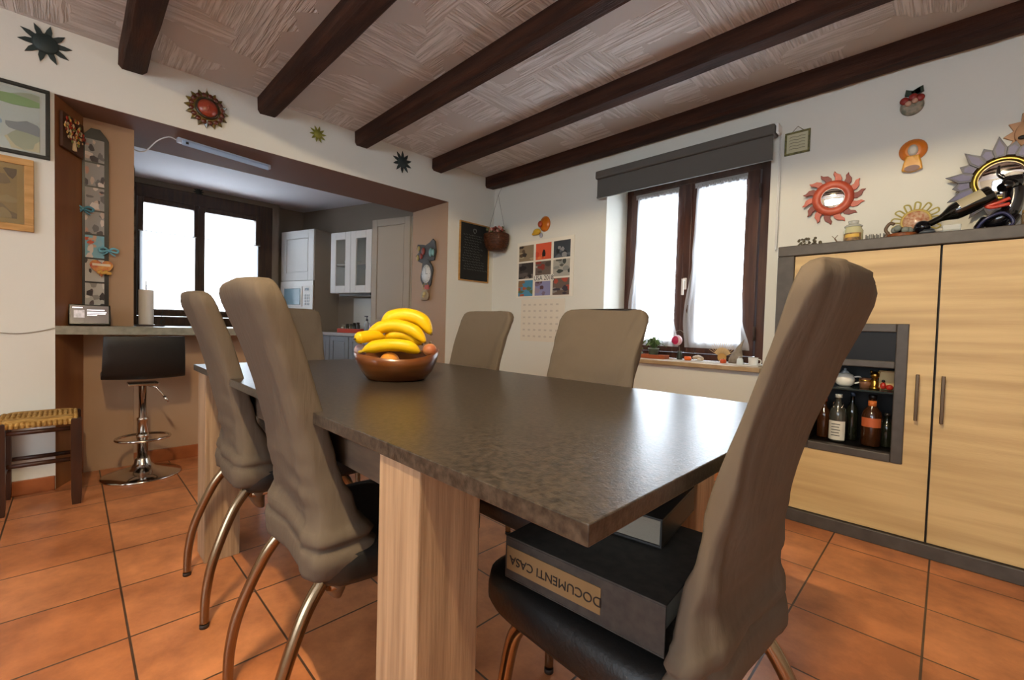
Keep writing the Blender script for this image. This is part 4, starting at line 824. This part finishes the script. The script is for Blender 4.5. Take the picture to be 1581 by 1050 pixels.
# purple sun mirror
t = thing('sun_mirror', 'big violet petalled sun with a gold rimmed round mirror behind the black bull', 'mirror', (.150, YB-.065, 1.700))
s = MB().lathe([(.105, .02), (.105, -.008), (.092, -.018), (.080, -.016), (.078, -.008)], 44, axis='Y'); s.build('rim', mat('dull_gold', '#8a7438', .3, 1), t)
for k in range(20):
    a = 2*PI*k/20+.08; lng = .195 if k % 2 else .165; P = lambda rr, w: (rr*math.cos(a)-w*math.sin(a), rr*math.sin(a)+w*math.cos(a))
    s = MB().prism([P(.095, -.016), P(.135, -.024), P(lng, 0), P(.135, .024), P(.095, .016)], -.012 if k % 2 else -.006, .0); pt = s.build('petal', pc('#1f1a38', .4), t, .001)
    s = MB().prism([P(.105, -.010), P(.135, -.015), P(lng-.018, 0), P(.135, .015), P(.105, .010)], -.0145 if k % 2 else -.0085, -.0125 if k % 2 else -.0062); s.build('petal_inlay', pc('#352f66', .4), pt)
mirror_convex(t, .079, -.01, .007); t.rotation_euler = (R(4), 0, R(-5.5))
s = MB(); s.tube([(.0, .01, .10), (.0, .064, .14)], .002); s.build('hook', M_GOLD, t)
t = thing('terracotta_sun', 'plain pale terracotta sun at the right edge above the violet sun mirror', 'wall decoration', (.262, YB-.001, 1.905))
s = MB().prism(spikes(12, .085, .115), -.012, -.001); s.build('rays', mat('pale_terracotta', '#b98f6c', .7), t, .003); s = MB().lathe([(.08, -.012), (.076, -.022), (.04, -.03), (.002, -.033)], 30, axis='Y'); s.build('face', mat('pale_terracotta', '#b98f6c', .7), t)
s = MB(); s.ball((-.055, -.032, -.02), .012, 8, 6, (1.2, .5, .8)); s.build('eye', pc('#1c1814'), t)
# black bull bottle holder
t = thing('bull_figurine', 'glossy black bull figurine with upright horns sitting on the cabinet top', 'figurine', (.115, 2.80, T))
M_BULL = mat('glossy_black_glaze', '#0d0c10', .15, coat=.5)
s = MB(); s.tube(bez([(-.02, 0, .05), (.01, 0, .06), (.045, .0, .09), (.06, 0, .14), (.06, 0, .19)], 7), [.02+.018*math.sin(min(1, i/14)*PI*.75) for i in range(29)], 16); s.build('body', M_BULL, t)
s = MB(); s.ball((.055, -.012, .215), .034, 18, 12, (1, .9, 1.0)); s.tube([(.05, -.02, .205), (.02, -.05, .185)], [.026, .018], 14); s.build('head', M_BULL, t)
for hx_ in ((.03, .012, .012), (.08, .098, .096)):
    s = MB(); s.tube(bez([(hx_[0], -.01, .235), (hx_[1], -.012, .255), (hx_[2], -.012, .29)], 6), [.011-.0006*i for i in range(13)], 8); s.build('horn', M_BULL, t)
s = MB().lathe([(.024, .184), (.028, .196), (.02, .2)], 14, (.055, -.012, .05)); s.build('forelock', pc('#cfc9bd'), t)
s = MB(); s.tube(bez([(.045, -.065, .135), (.01, -.068, .12), (-.02, -.066, .112), (.0, -.068, .104), (.045, -.066, .112)], 6), .007, 8); s.build('red_mouth', pc('#b8402e', .3), t)
for x, y in ((-.03, -.03), (-.03, .03), (.06, -.03), (.06, .03)): s = MB(); s.tube(bez([(x+.01, y*.6, .07), (x-.01, y, .03), (x-.015, y, .003)], 5), [.016]*6+[.012]*5, 10); s.build('leg', M_BULL, t)
s = MB(); s.tube(bez([(-.05, -.045, .012), (-.02, -.055, .06), (.03, -.05, .08), (.06, -.045, .04), (.03, -.05, .012), (-.045, -.045, .012)], 6), .006, 8); s.build('cradle_band', pc('#2a2a4c', .3), t)
t = thing('wine_bottle', 'black wine bottle held slanting neck down in front of the violet sun mirror', 'bottle', (-.070, 2.735, T+.068), 0)
tm = Matrix.Rotation(R(62), 4, 'Y')
s = MB(); n_ = 24; prof = [(.012, -.045), (.014, -.042), (.014, .03), (.020, .045), (.036, .075), (.038, .09), (.038, .20), (.034, .206), (.01, .2)]
s.loft([[tuple(tm @ Vector((r*math.cos(2*PI*k/n_), r*math.sin(2*PI*k/n_), z))) for k in range(n_)] for r, z in prof]); s.build('glass_body', mat('black_bottle_glass', '#0b0b0a', .08, coat=.5), t)
s = MB(); s.loft([[tuple(tm @ Vector((.0388*math.cos(a), .0388*math.sin(a), z))) for a in [PI*.5+PI*1.05*k/14 for k in range(15)]] for z in (.10, .18)], close=False); s.build('paper_label', pc('#a39a80'), t)
s = MB().ball(tuple(tm @ Vector((0, 0, -.035))), .030, 16, 10); s.build('capsule', mat('black_capsule', '#0c0c12', .12), t)
t = thing('dark_pot', 'short dark blue-grey pot under the slanted bottle neck', 'pot', (-.085, 2.735, T))
s = MB().lathe([(.026, 0), (.028, .004), (.026, .036), (.022, .036), (.020, .008), (.002, .006)], 24); s.build('body', pc('#2c3036', .3), t); s = MB().lathe([(.0285, .024), (.0285, .029)], 24); s.build('rim_band', pc('#6a7076', .3), t)
t = thing('glass_ashtray', 'small clear square glass ashtray at the front of the cabinet top', 'ashtray', (-.005, 2.68, T))
s = MB(); s.box(-.028, .028, -.028, .028, 0, .012); s.box(-.028, .028, -.028, -.018, .012, .036); s.box(-.028, .028, .018, .028, .012, .036); s.box(-.028, -.018, -.018, .018, .012, .036); s.box(.018, .028, -.018, .018, .012, .036)
s.build('glass_body', mat('cut_glass', '#c9ccc8', .06, alpha=.7, spec=.9), t, .003); s = MB().lathe([(.014, .0125), (.014, .016)], 16); s.build('inset', pc('#9c9a90', .2), t)
t = thing('spice_jar', 'small glass jar with a gold lid to the right of the black bull', 'jar', (.232, 2.86, T))
s = MB().lathe([(.028, 0), (.031, .004), (.031, .070), (.024, .082)], 24); s.build('jar_body', mat('grey_white_jar', '#a8a594', .15, coat=.4), t); s = MB().lathe([(.028, .082), (.028, .102), (.024, .105)], 24); s.build('lid', M_GOLD, t)
t = thing('lantern_jar', 'round brown glass lantern at the right edge of the cabinet top', 'jar', (.225, 2.70, T))
s = MB().lathe([(.024, 0), (.032, .01), (.034, .05), (.024, .07)], 24); s.build('jar_body', mat('brown_jar', '#7a6448', .2, coat=.4), t); s = MB().lathe([(.026, .07), (.026, .078), (.01, .084)], 20); s.build('lid', pc('#4a4230'), t)
t = thing('paper_card', 'white folded card standing behind the slanted bottle', 'card', (.10, 2.90, T))
s = MB(); s.loft([[(-.10, -.004, 0), (.05, -.03, 0), (.05, .03, 0)], [(-.10, -.004, .02), (.05, -.01, .07), (.05, .01, .07)]], smooth=False); s.build('card_body', pc('#c9c6be'), t); s = MB().box(-.08, .04, -.033, -.030, .0, .002); s.build('fold_strip', pc('#b9b6ae'), t)
# ---------------------------------------------------------------- window sill
SY, SZ = 3.22, wz0
t = thing('flower_tray', 'long terracotta tray under the green plant on the window sill', 'tray', (-1.66, SY+.02, SZ))
s = MB(); s.box(-.13, .13, -.045, .045, 0, .006); s.box(-.13, .13, -.045, -.038, .006, .030); s.box(-.13, .13, .038, .045, .006, .030); s.box(-.13, -.123, -.038, .038, .006, .030); s.box(.123, .13, -.038, .038, .006, .030); s.build('tray_body', pc('#a0522c', .6), t, .002)
s = MB().box(-.12, .12, -.036, .036, .006, .012); s.build('saucer_water', pc('#6a4a34', .3), t)
t = thing('potted_plant', 'leafy green plant in a grey-green pot on the terracotta tray', 'plant', (-1.64, SY+.02, SZ+.0125))
s = MB().lathe([(.032, 0), (.040, .06), (.043, .06), (.043, .068), (.036, .068), (.034, .055), (.002, .05)], 26); s.build('pot', pc('#6c7a6a', .5), t)
s = MB().lathe([(.034, .056), (.002, .060)], 20); s.build('soil', pc('#2c2018', .9), t)
random.seed(9); s = MB()
for k in range(26):
    a = random.uniform(0, 2*PI); l = random.uniform(.06, .11); h = random.uniform(.03, .09); ca, sa = math.cos(a), math.sin(a)
    P = bez([(0.01*ca, .01*sa*.6, .06), (l*.5*ca, l*.3*sa, .07+h), (l*ca, l*.5*sa, .06+h*.5)], 5); w_ = .013
    s.loft([[(p.x-sa*w_*math.sin(PI*i/10), p.y+ca*w_*math.sin(PI*i/10), p.z), (p.x, p.y, p.z-.004), (p.x+sa*w_*math.sin(PI*i/10), p.y-ca*w_*math.sin(PI*i/10), p.z), (p.x, p.y, p.z+.002)] for i, p in enumerate(P)])
s.build('leaves', mat('dark_leaf', '#37502c', .5, col2='#56743a', nscale=20), t)
t = thing('tall_sprig', 'thin upright sprig with tiny leaves at the left of the sill', 'plant', (-1.76, SY+.04, SZ+.0125))
s = MB(); s.lathe([(.014, 0), (.018, .03)], 14); s.build('pot', pc('#7a8a7c'), t); s = MB(); s.tube(bez([(0, 0, .03), (.01, 0, .12), (-.01, 0, .2)], 6), .0018, 5)
for k in range(6): s.ball(((-1)**k*.012, 0, .06+k*.026), .008, 6, 4, (1.3, .4, .7))
s.build('stem', pc('#4a5c38'), t)
t = thing('flower_pick', 'pink round flower ornament on a stem in a dark little vase on the sill', 'ornament', (-1.42, SY, SZ))
s = MB().lathe([(.018, 0), (.022, .03), (.014, .06), (.016, .07)], 18); s.build('vase', pc('#2a322a', .3), t)
s = MB(); s.tube(bez([(0, 0, .065), (-.004, 0, .10), (-.022, 0, .135)], 5), .002, 5); s.tube(bez([(-.05, 0, .17), (-.04, 0, .21), (.0, 0, .225), (.03, 0, .20)], 5), .0015, 5); s.build('wire_stem', pc('#8a8a80'), t)
s = MB().ball((-.024, 0, .150), .040, 18, 12, (1, .6, 1)); s.build('white_rim', pc('#d8b8c0', .4), t); s = MB().ball((-.030, -.012, .150), .032, 18, 12, (1, .5, 1)); s.build('pink_flower', pc('#b01c4c', .5), t)
t = thing('small_candle', 'orange candle on a saucer left on the window sill', 'candle', (-1.345, SY-.03, SZ+.007))
s = MB().lathe([(.022, 0), (.026, .014), (.022, .028), (.006, .028)], 20); s.build('wax', pc('#d8601c', .4), t); s = MB().tube([(0, 0, .028), (.001, 0, .036)], .0012, 5); s.build('wick', pc('#1c1814'), t)
t = thing('small_candle', 'orange candle beside the grey cone ornament on the sill', 'candle', (-1.09, SY-.05, SZ+.007))
s = MB().lathe([(.018, 0), (.021, .013), (.018, .026), (.006, .026)], 20); s.build('wax', pc('#c8501c', .4), t); s = MB().tube([(0, 0, .026), (.001, 0, .034)], .0012, 5); s.build('wick', pc('#1c1814'), t)
t = thing('sea_shell', 'pale spiral shell between the orange candle and the fan on the sill', 'shell', (-1.285, SY+.0, SZ+.007))
s = MB(); s.tube([(.030*(1-k/30)*math.cos(k*.6), .026*(1-k/30)*math.sin(k*.6), .016+.001*k) for k in range(26)], [.015*(1-k/32) for k in range(26)], 10); s.build('shell_body', pc('#b09c84', .4), t)
s = MB().ball((.02, -.022, .012), .011, 10, 8, (1.4, .6, .9)); s.build('shell_mouth', pc('#cbb8a4', .4), t)
t = thing('feather_fan', 'pale open fan with thin ribs standing on the window sill', 'fan', (-1.14, SY+.07, SZ+.007))
s = MB().lathe([(.03, -.004), (.03, .004)], 20, (0, 0, .032), axis='Y'); s.build('fan_base', pc('#b98c4c', .5), t)
s = MB()
for k in range(15): a = R(25+130*k/14); s.tube([(.026*math.cos(a), 0, .032+.026*math.sin(a)), (.10*math.cos(a), 0, .032+.125*math.sin(a))], .0014, 5)
s.build('ribs', pc('#c9a878', .5), t)
s = MB().prism([(.026*math.cos(R(25)), .032+.026*math.sin(R(25)))]+[(.062*math.cos(R(25+130*k/14)), .032+.07*math.sin(R(25+130*k/14))) for k in range(15)]+[(.026*math.cos(R(155)), .032+.026*math.sin(R(155)))], .003, .004); s.build('fan_leaf', pc('#d8b988', .6), t)
t = thing('doily', 'white crocheted runner along the window sill', 'cloth', (-1.20, SY-.01, SZ))
s = MB(); N_ = 60; s.loft([[(-.24+.58*k/N_, -.060-.012*abs(math.sin(k*.55)), .0005) for k in range(N_+1)], [(-.24+.58*k/N_, -.060-.012*abs(math.sin(k*.55)), .005) for k in range(N_+1)], [(-.24+.58*k/N_, .05, .0055) for k in range(N_+1)]], close=False); s.build('lace', mat('white_lace', '#d4cfc8', .9, bump=.4, bscale=300), t)
t = thing('grey_cone', 'grey pointed shell ornament leaning beside the fan on the sill', 'ornament', (-1.035, SY+.03, SZ+.007))
s = MB(); s.loft([[(dx+r*math.cos(2*PI*k/16), r*.7*math.sin(2*PI*k/16), z) for k in range(16)] for dx, r, z in ((0, .045, 0), (0, .046, .03), (.008, .034, .07), (.02, .018, .11), (.04, .006, .15), (.052, .001, .168))]); s.build('cone_body', mat('grey_brown_shell', '#8a7d6c', .5, col2='#6e6253', nscale=30), t)
s = MB().lathe([(.047, .0), (.048, .010)], 20, sy=.7); s.build('foot', pc('#6a5c4c'), t)
t = thing('white_cup', 'small white handled cup at the right end of the sill', 'cup', (-.915, SY, SZ+.0))
s = MB().lathe([(.022, 0), (.028, .01), (.030, .055), (.027, .055), (.024, .01), (.002, .008)], 24); s.build('cup_body', pc('#dedcd8', .3), t); s = MB().tube(bez([(.028, 0, .045), (.046, 0, .04), (.044, 0, .018), (.027, 0, .014)], 5), .0035); s.build('handle', pc('#dedcd8', .3), t)
t = thing('salt_shaker', 'tiny white dotted shaker next to the white cup on the sill', 'shaker', (-.985, SY-.04, SZ))
s = MB().lathe([(.02, 0), (.022, .004), (.018, .04), (.012, .048)], 20); s.build('shaker_body', pc('#cfd6d6', .3), t); s = MB().lathe([(.013, .048), (.012, .056), (.003, .058)], 16); s.build('top', M_CHROME, t)
# ---------------------------------------------------------------- kitchen units along the angled wall
def ku(name, label, cat, s_, group=None):
    p = kT @ Vector((-s_, 0, 0)); return thing(name, label, cat, p, KA, group)
def panel_door(t, x0, x1, z0, z1, m, y=0, nm='door', b=.055, glass=False):
    s = MB(); s.box(x0, x0+b, y, y+.02, z0, z1); s.box(x1-b, x1, y, y+.02, z0, z1); s.box(x0+b, x1-b, y, y+.02, z1-b, z1); s.box(x0+b, x1-b, y, y+.02, z0, z0+b)
    if not glass: s.box(x0+b, x1-b, y+.010, y+.018, z0+b, z1-b)
    d = s.build(nm, m, t, .003)
    if not glass:
        s = MB(); q = b+.012; s.box(x0+q, x1-q, y+.004, y+.0102, z0+q, z1-q); s.build('raised_panel', m, d, .004)
    return d
t = ku('pantry_cabinet', 'tall beige panelled pantry cabinet next to the right side of the opening', 'cabinet', .565)
s = MB(); s.box(0, .56, .021, .38, 0, 2.095); s.build('carcass', M_PANTRY, t)
d = panel_door(t, .0, .545, .92, 2.093, M_PANTRY, b=.075); panel_door(t, .0, .545, .06, .915, M_PANTRY, b=.075)
s = MB().box(.49, .50, -.02, .0, 1.0, 1.1); s.build('handle', M_CHROME, d)
t = ku('wall_cabinet', 'white glass-fronted kitchen wall cabinet with crockery inside', 'cabinet', 1.23)
s = MB(); s.box(0, .66, .36, .379, 1.29, 2.0); s.box(0, .66, .021, .36, 1.29, 1.31); s.box(0, .66, .021, .36, 1.98, 2.0); s.box(0, .02, .021, .36, 1.31, 1.98); s.box(.64, .66, .021, .36, 1.31, 1.98); s.box(.02, .64, .05, .36, 1.62, 1.635)
s.build('carcass', M_KWHITE, t)
for a, c in ((.002, .328), (.332, .658)):
    d = panel_door(t, a, c, 1.292, 1.998, M_KWHITE, b=.085, glass=True); s = MB().box(a+.085, c-.085, .008, .012, 1.377, 1.913); s.build('pane', mat('cabinet_glass', '#aab4b4', .03, alpha=.14, spec=.6), d)
s = MB().box(.1, .6, .05, .2, 1.262, 1.289); s.build('extractor_strip', pc('#4a4a4a', .3), t)
for i, (a, z, c) in enumerate(((.13, 1.6355, '#8d8f90'), (.25, 1.6355, '#d8d4cc'), (.50, 1.6355, '#d8d4cc'), (.20, 1.3105, '#c9c4bc'))):
    p = kT @ Vector((-1.23+a, .16, z)); q = thing('serving_bowl', ('dark metal bowl on the glass cabinet shelf', 'white bowl on the glass cabinet shelf beside the metal one', 'white bowl behind the right glass door', 'pale bowl on the bottom of the glass cabinet')[i], 'bowl', p, KA)
    s = MB().lathe([(.02, 0), (.045, .02), (.055, .05), (.052, .05), (.04, .022), (.002, .006)], 24); s.build('bowl_body', pc(c, .3), q)
t = ku('microwave_tower', 'tall white kitchen tower cabinet with a built-in microwave oven', 'cabinet', 2.15)
s = MB(); s.box(0, .62, .021, .379, 0, 1.098); s.box(0, .62, .021, .379, 1.452, 2.08); s.box(0, .02, .021, .379, 1.098, 1.452); s.box(.60, .62, .021, .379, 1.098, 1.452); s.box(.02, .60, .36, .379, 1.098, 1.452); s.build('carcass', M_TAUPE, t)
panel_door(t, .002, .618, 1.455, 2.078, M_KWHITE, b=.10); panel_door(t, .002, .618, .06, 1.095, M_KWHITE, b=.10)
t = ku('microwave_oven', 'white built-in microwave oven with a window and control panel', 'microwave', 2.15)
s = MB(); s.box(.0225, .598, .0, .358, 1.102, 1.40); s.build('casing', M_WHITE, t, .004)
s = MB(); s.box(.002, .618, -.004, -.001, 1.10, 1.125); s.box(.002, .618, -.004, -.001, 1.385, 1.45); s.box(.002, .045, -.004, -.001, 1.125, 1.385); s.box(.575, .618, -.004, -.001, 1.125, 1.385); s.build('trim_frame', M_WHITE, t, .001)
s = MB().box(.085, .39, -.014, -.0005, 1.155, 1.355); s.build('door_window', mat('microwave_window', '#7f98a4', .15), t, .003)
s = MB(); s.box(.055, .42, -.010, -.0004, 1.13, 1.15); s.box(.055, .42, -.010, -.0004, 1.36, 1.38); s.box(.055, .08, -.010, -.0004, 1.15, 1.36); s.box(.395, .42, -.010, -.0004, 1.15, 1.36); s.build('door_frame', M_WHITE, t, .002)
s = MB().box(.47, .54, -.004, -.0005, 1.33, 1.36); s.build('digital_readout', pc('#1a2428', .2), t)
s = MB(); [s.box(.455+.035*i, .48+.035*i, -.004, -.0005, 1.15+.035*j, 1.175+.035*j) for i in range(3) for j in range(4)]; s.build('buttons', pc('#c4c8ca', .4), t)
t = ku('base_cabinet', 'pale blue-grey kitchen base cabinet with a white worktop edge', 'cabinet', 1.525)
s = MB(); s.box(0, .955, .0, .379, 0, .79); s.build('carcass', mat('blue_grey_cabinet', '#8f9aa6', .4), t)
s = MB().box(-.0, .956, -.03, .379, .791, .826); s.build('worktop', pc('#b9bcc0', .3), t, .003)
for a in (.01, .33, .65): panel_door(t, a, a+.30, .10, .78, mat('blue_grey_cabinet', '#8f9aa6', .4), y=-.021, b=.05)
s = MB(); s.box(.30, .955, .355, .379, .827, 1.255); s.build('backsplash', pc('#c0bdb4', .3), t)
p = kT @ Vector((-.96, .10, .8262)); t = thing('storage_tray', 'red plastic tray of spice jars on the kitchen worktop', 'tray', p, KA)
s = MB(); s.box(-.19, .19, -.06, .06, 0, .004); s.box(-.19, .19, -.06, -.055, .004, .05); s.box(-.19, .19, .055, .06, .004, .05); s.box(-.19, -.185, -.055, .055, .004, .05); s.box(.185, .19, -.055, .055, .004, .05); s.build('tray_body', pc('#b83a20', .4), t, .002)
s = MB(); s.box(-.18, .18, -.0005, .0005, .004, .045); s.build('divider', pc('#a03018', .4), t)
for i, (a, h, c, cc) in enumerate(((-.12, .09, '#9c9a8c', '#b8b4a8'), (-.05, .10, '#3a3a2c', '#2a2a24'), (.01, .10, '#4c4a34', '#3a3a30'), (.065, .115, '#2e2c28', '#1c1c1c'), (.125, .12, '#3a3430', '#1c1c1c'))):
    q = thing('spice_jar', ('pale glass spice jar at the left of the red tray', 'dark olive spice jar second from the left in the red tray', 'green-brown spice jar in the middle of the red tray', 'dark spice jar right of the middle of the red tray', 'tallest black-capped spice jar at the right of the red tray')[i], 'jar', kT @ Vector((-.96+a, .07, .8307)), KA)
    s = MB().lathe([(.02, 0), (.022, .004), (.022, h*.75), (.016, h*.82)], 16); s.build('jar_body', pc(c, .2), q); s = MB().lathe([(.018, h*.82), (.018, h), (.002, h+.002)], 16); s.build('lid', pc(cc, .4), q)
for i, (a, c, cc) in enumerate(((.725, '#9fa6ac', '#3a3a40'), (.645, '#b99aa4', '#c9c4c8'))):
    q = thing('soap_bottle', ('clear dish soap bottle with a dark pump between red tray and pantry', 'pinkish bottle beside the pantry on the worktop')[i], 'bottle', kT @ Vector((-a, .10, .826)), KA)
    s = MB().lathe([(.03, 0), (.033, .005), (.033, .11), (.012, .14), (.012, .15)], 18); s.build('bottle_body', mat('soap_'+c[1:], c, .15, alpha=.8), q); s = MB(); s.lathe([(.014, .15), (.014, .165), (.005, .17), (.005, .2)], 12); s.box(-.035, .01, -.006, .006, .195, .205); s.build('pump', pc(cc, .4), q)
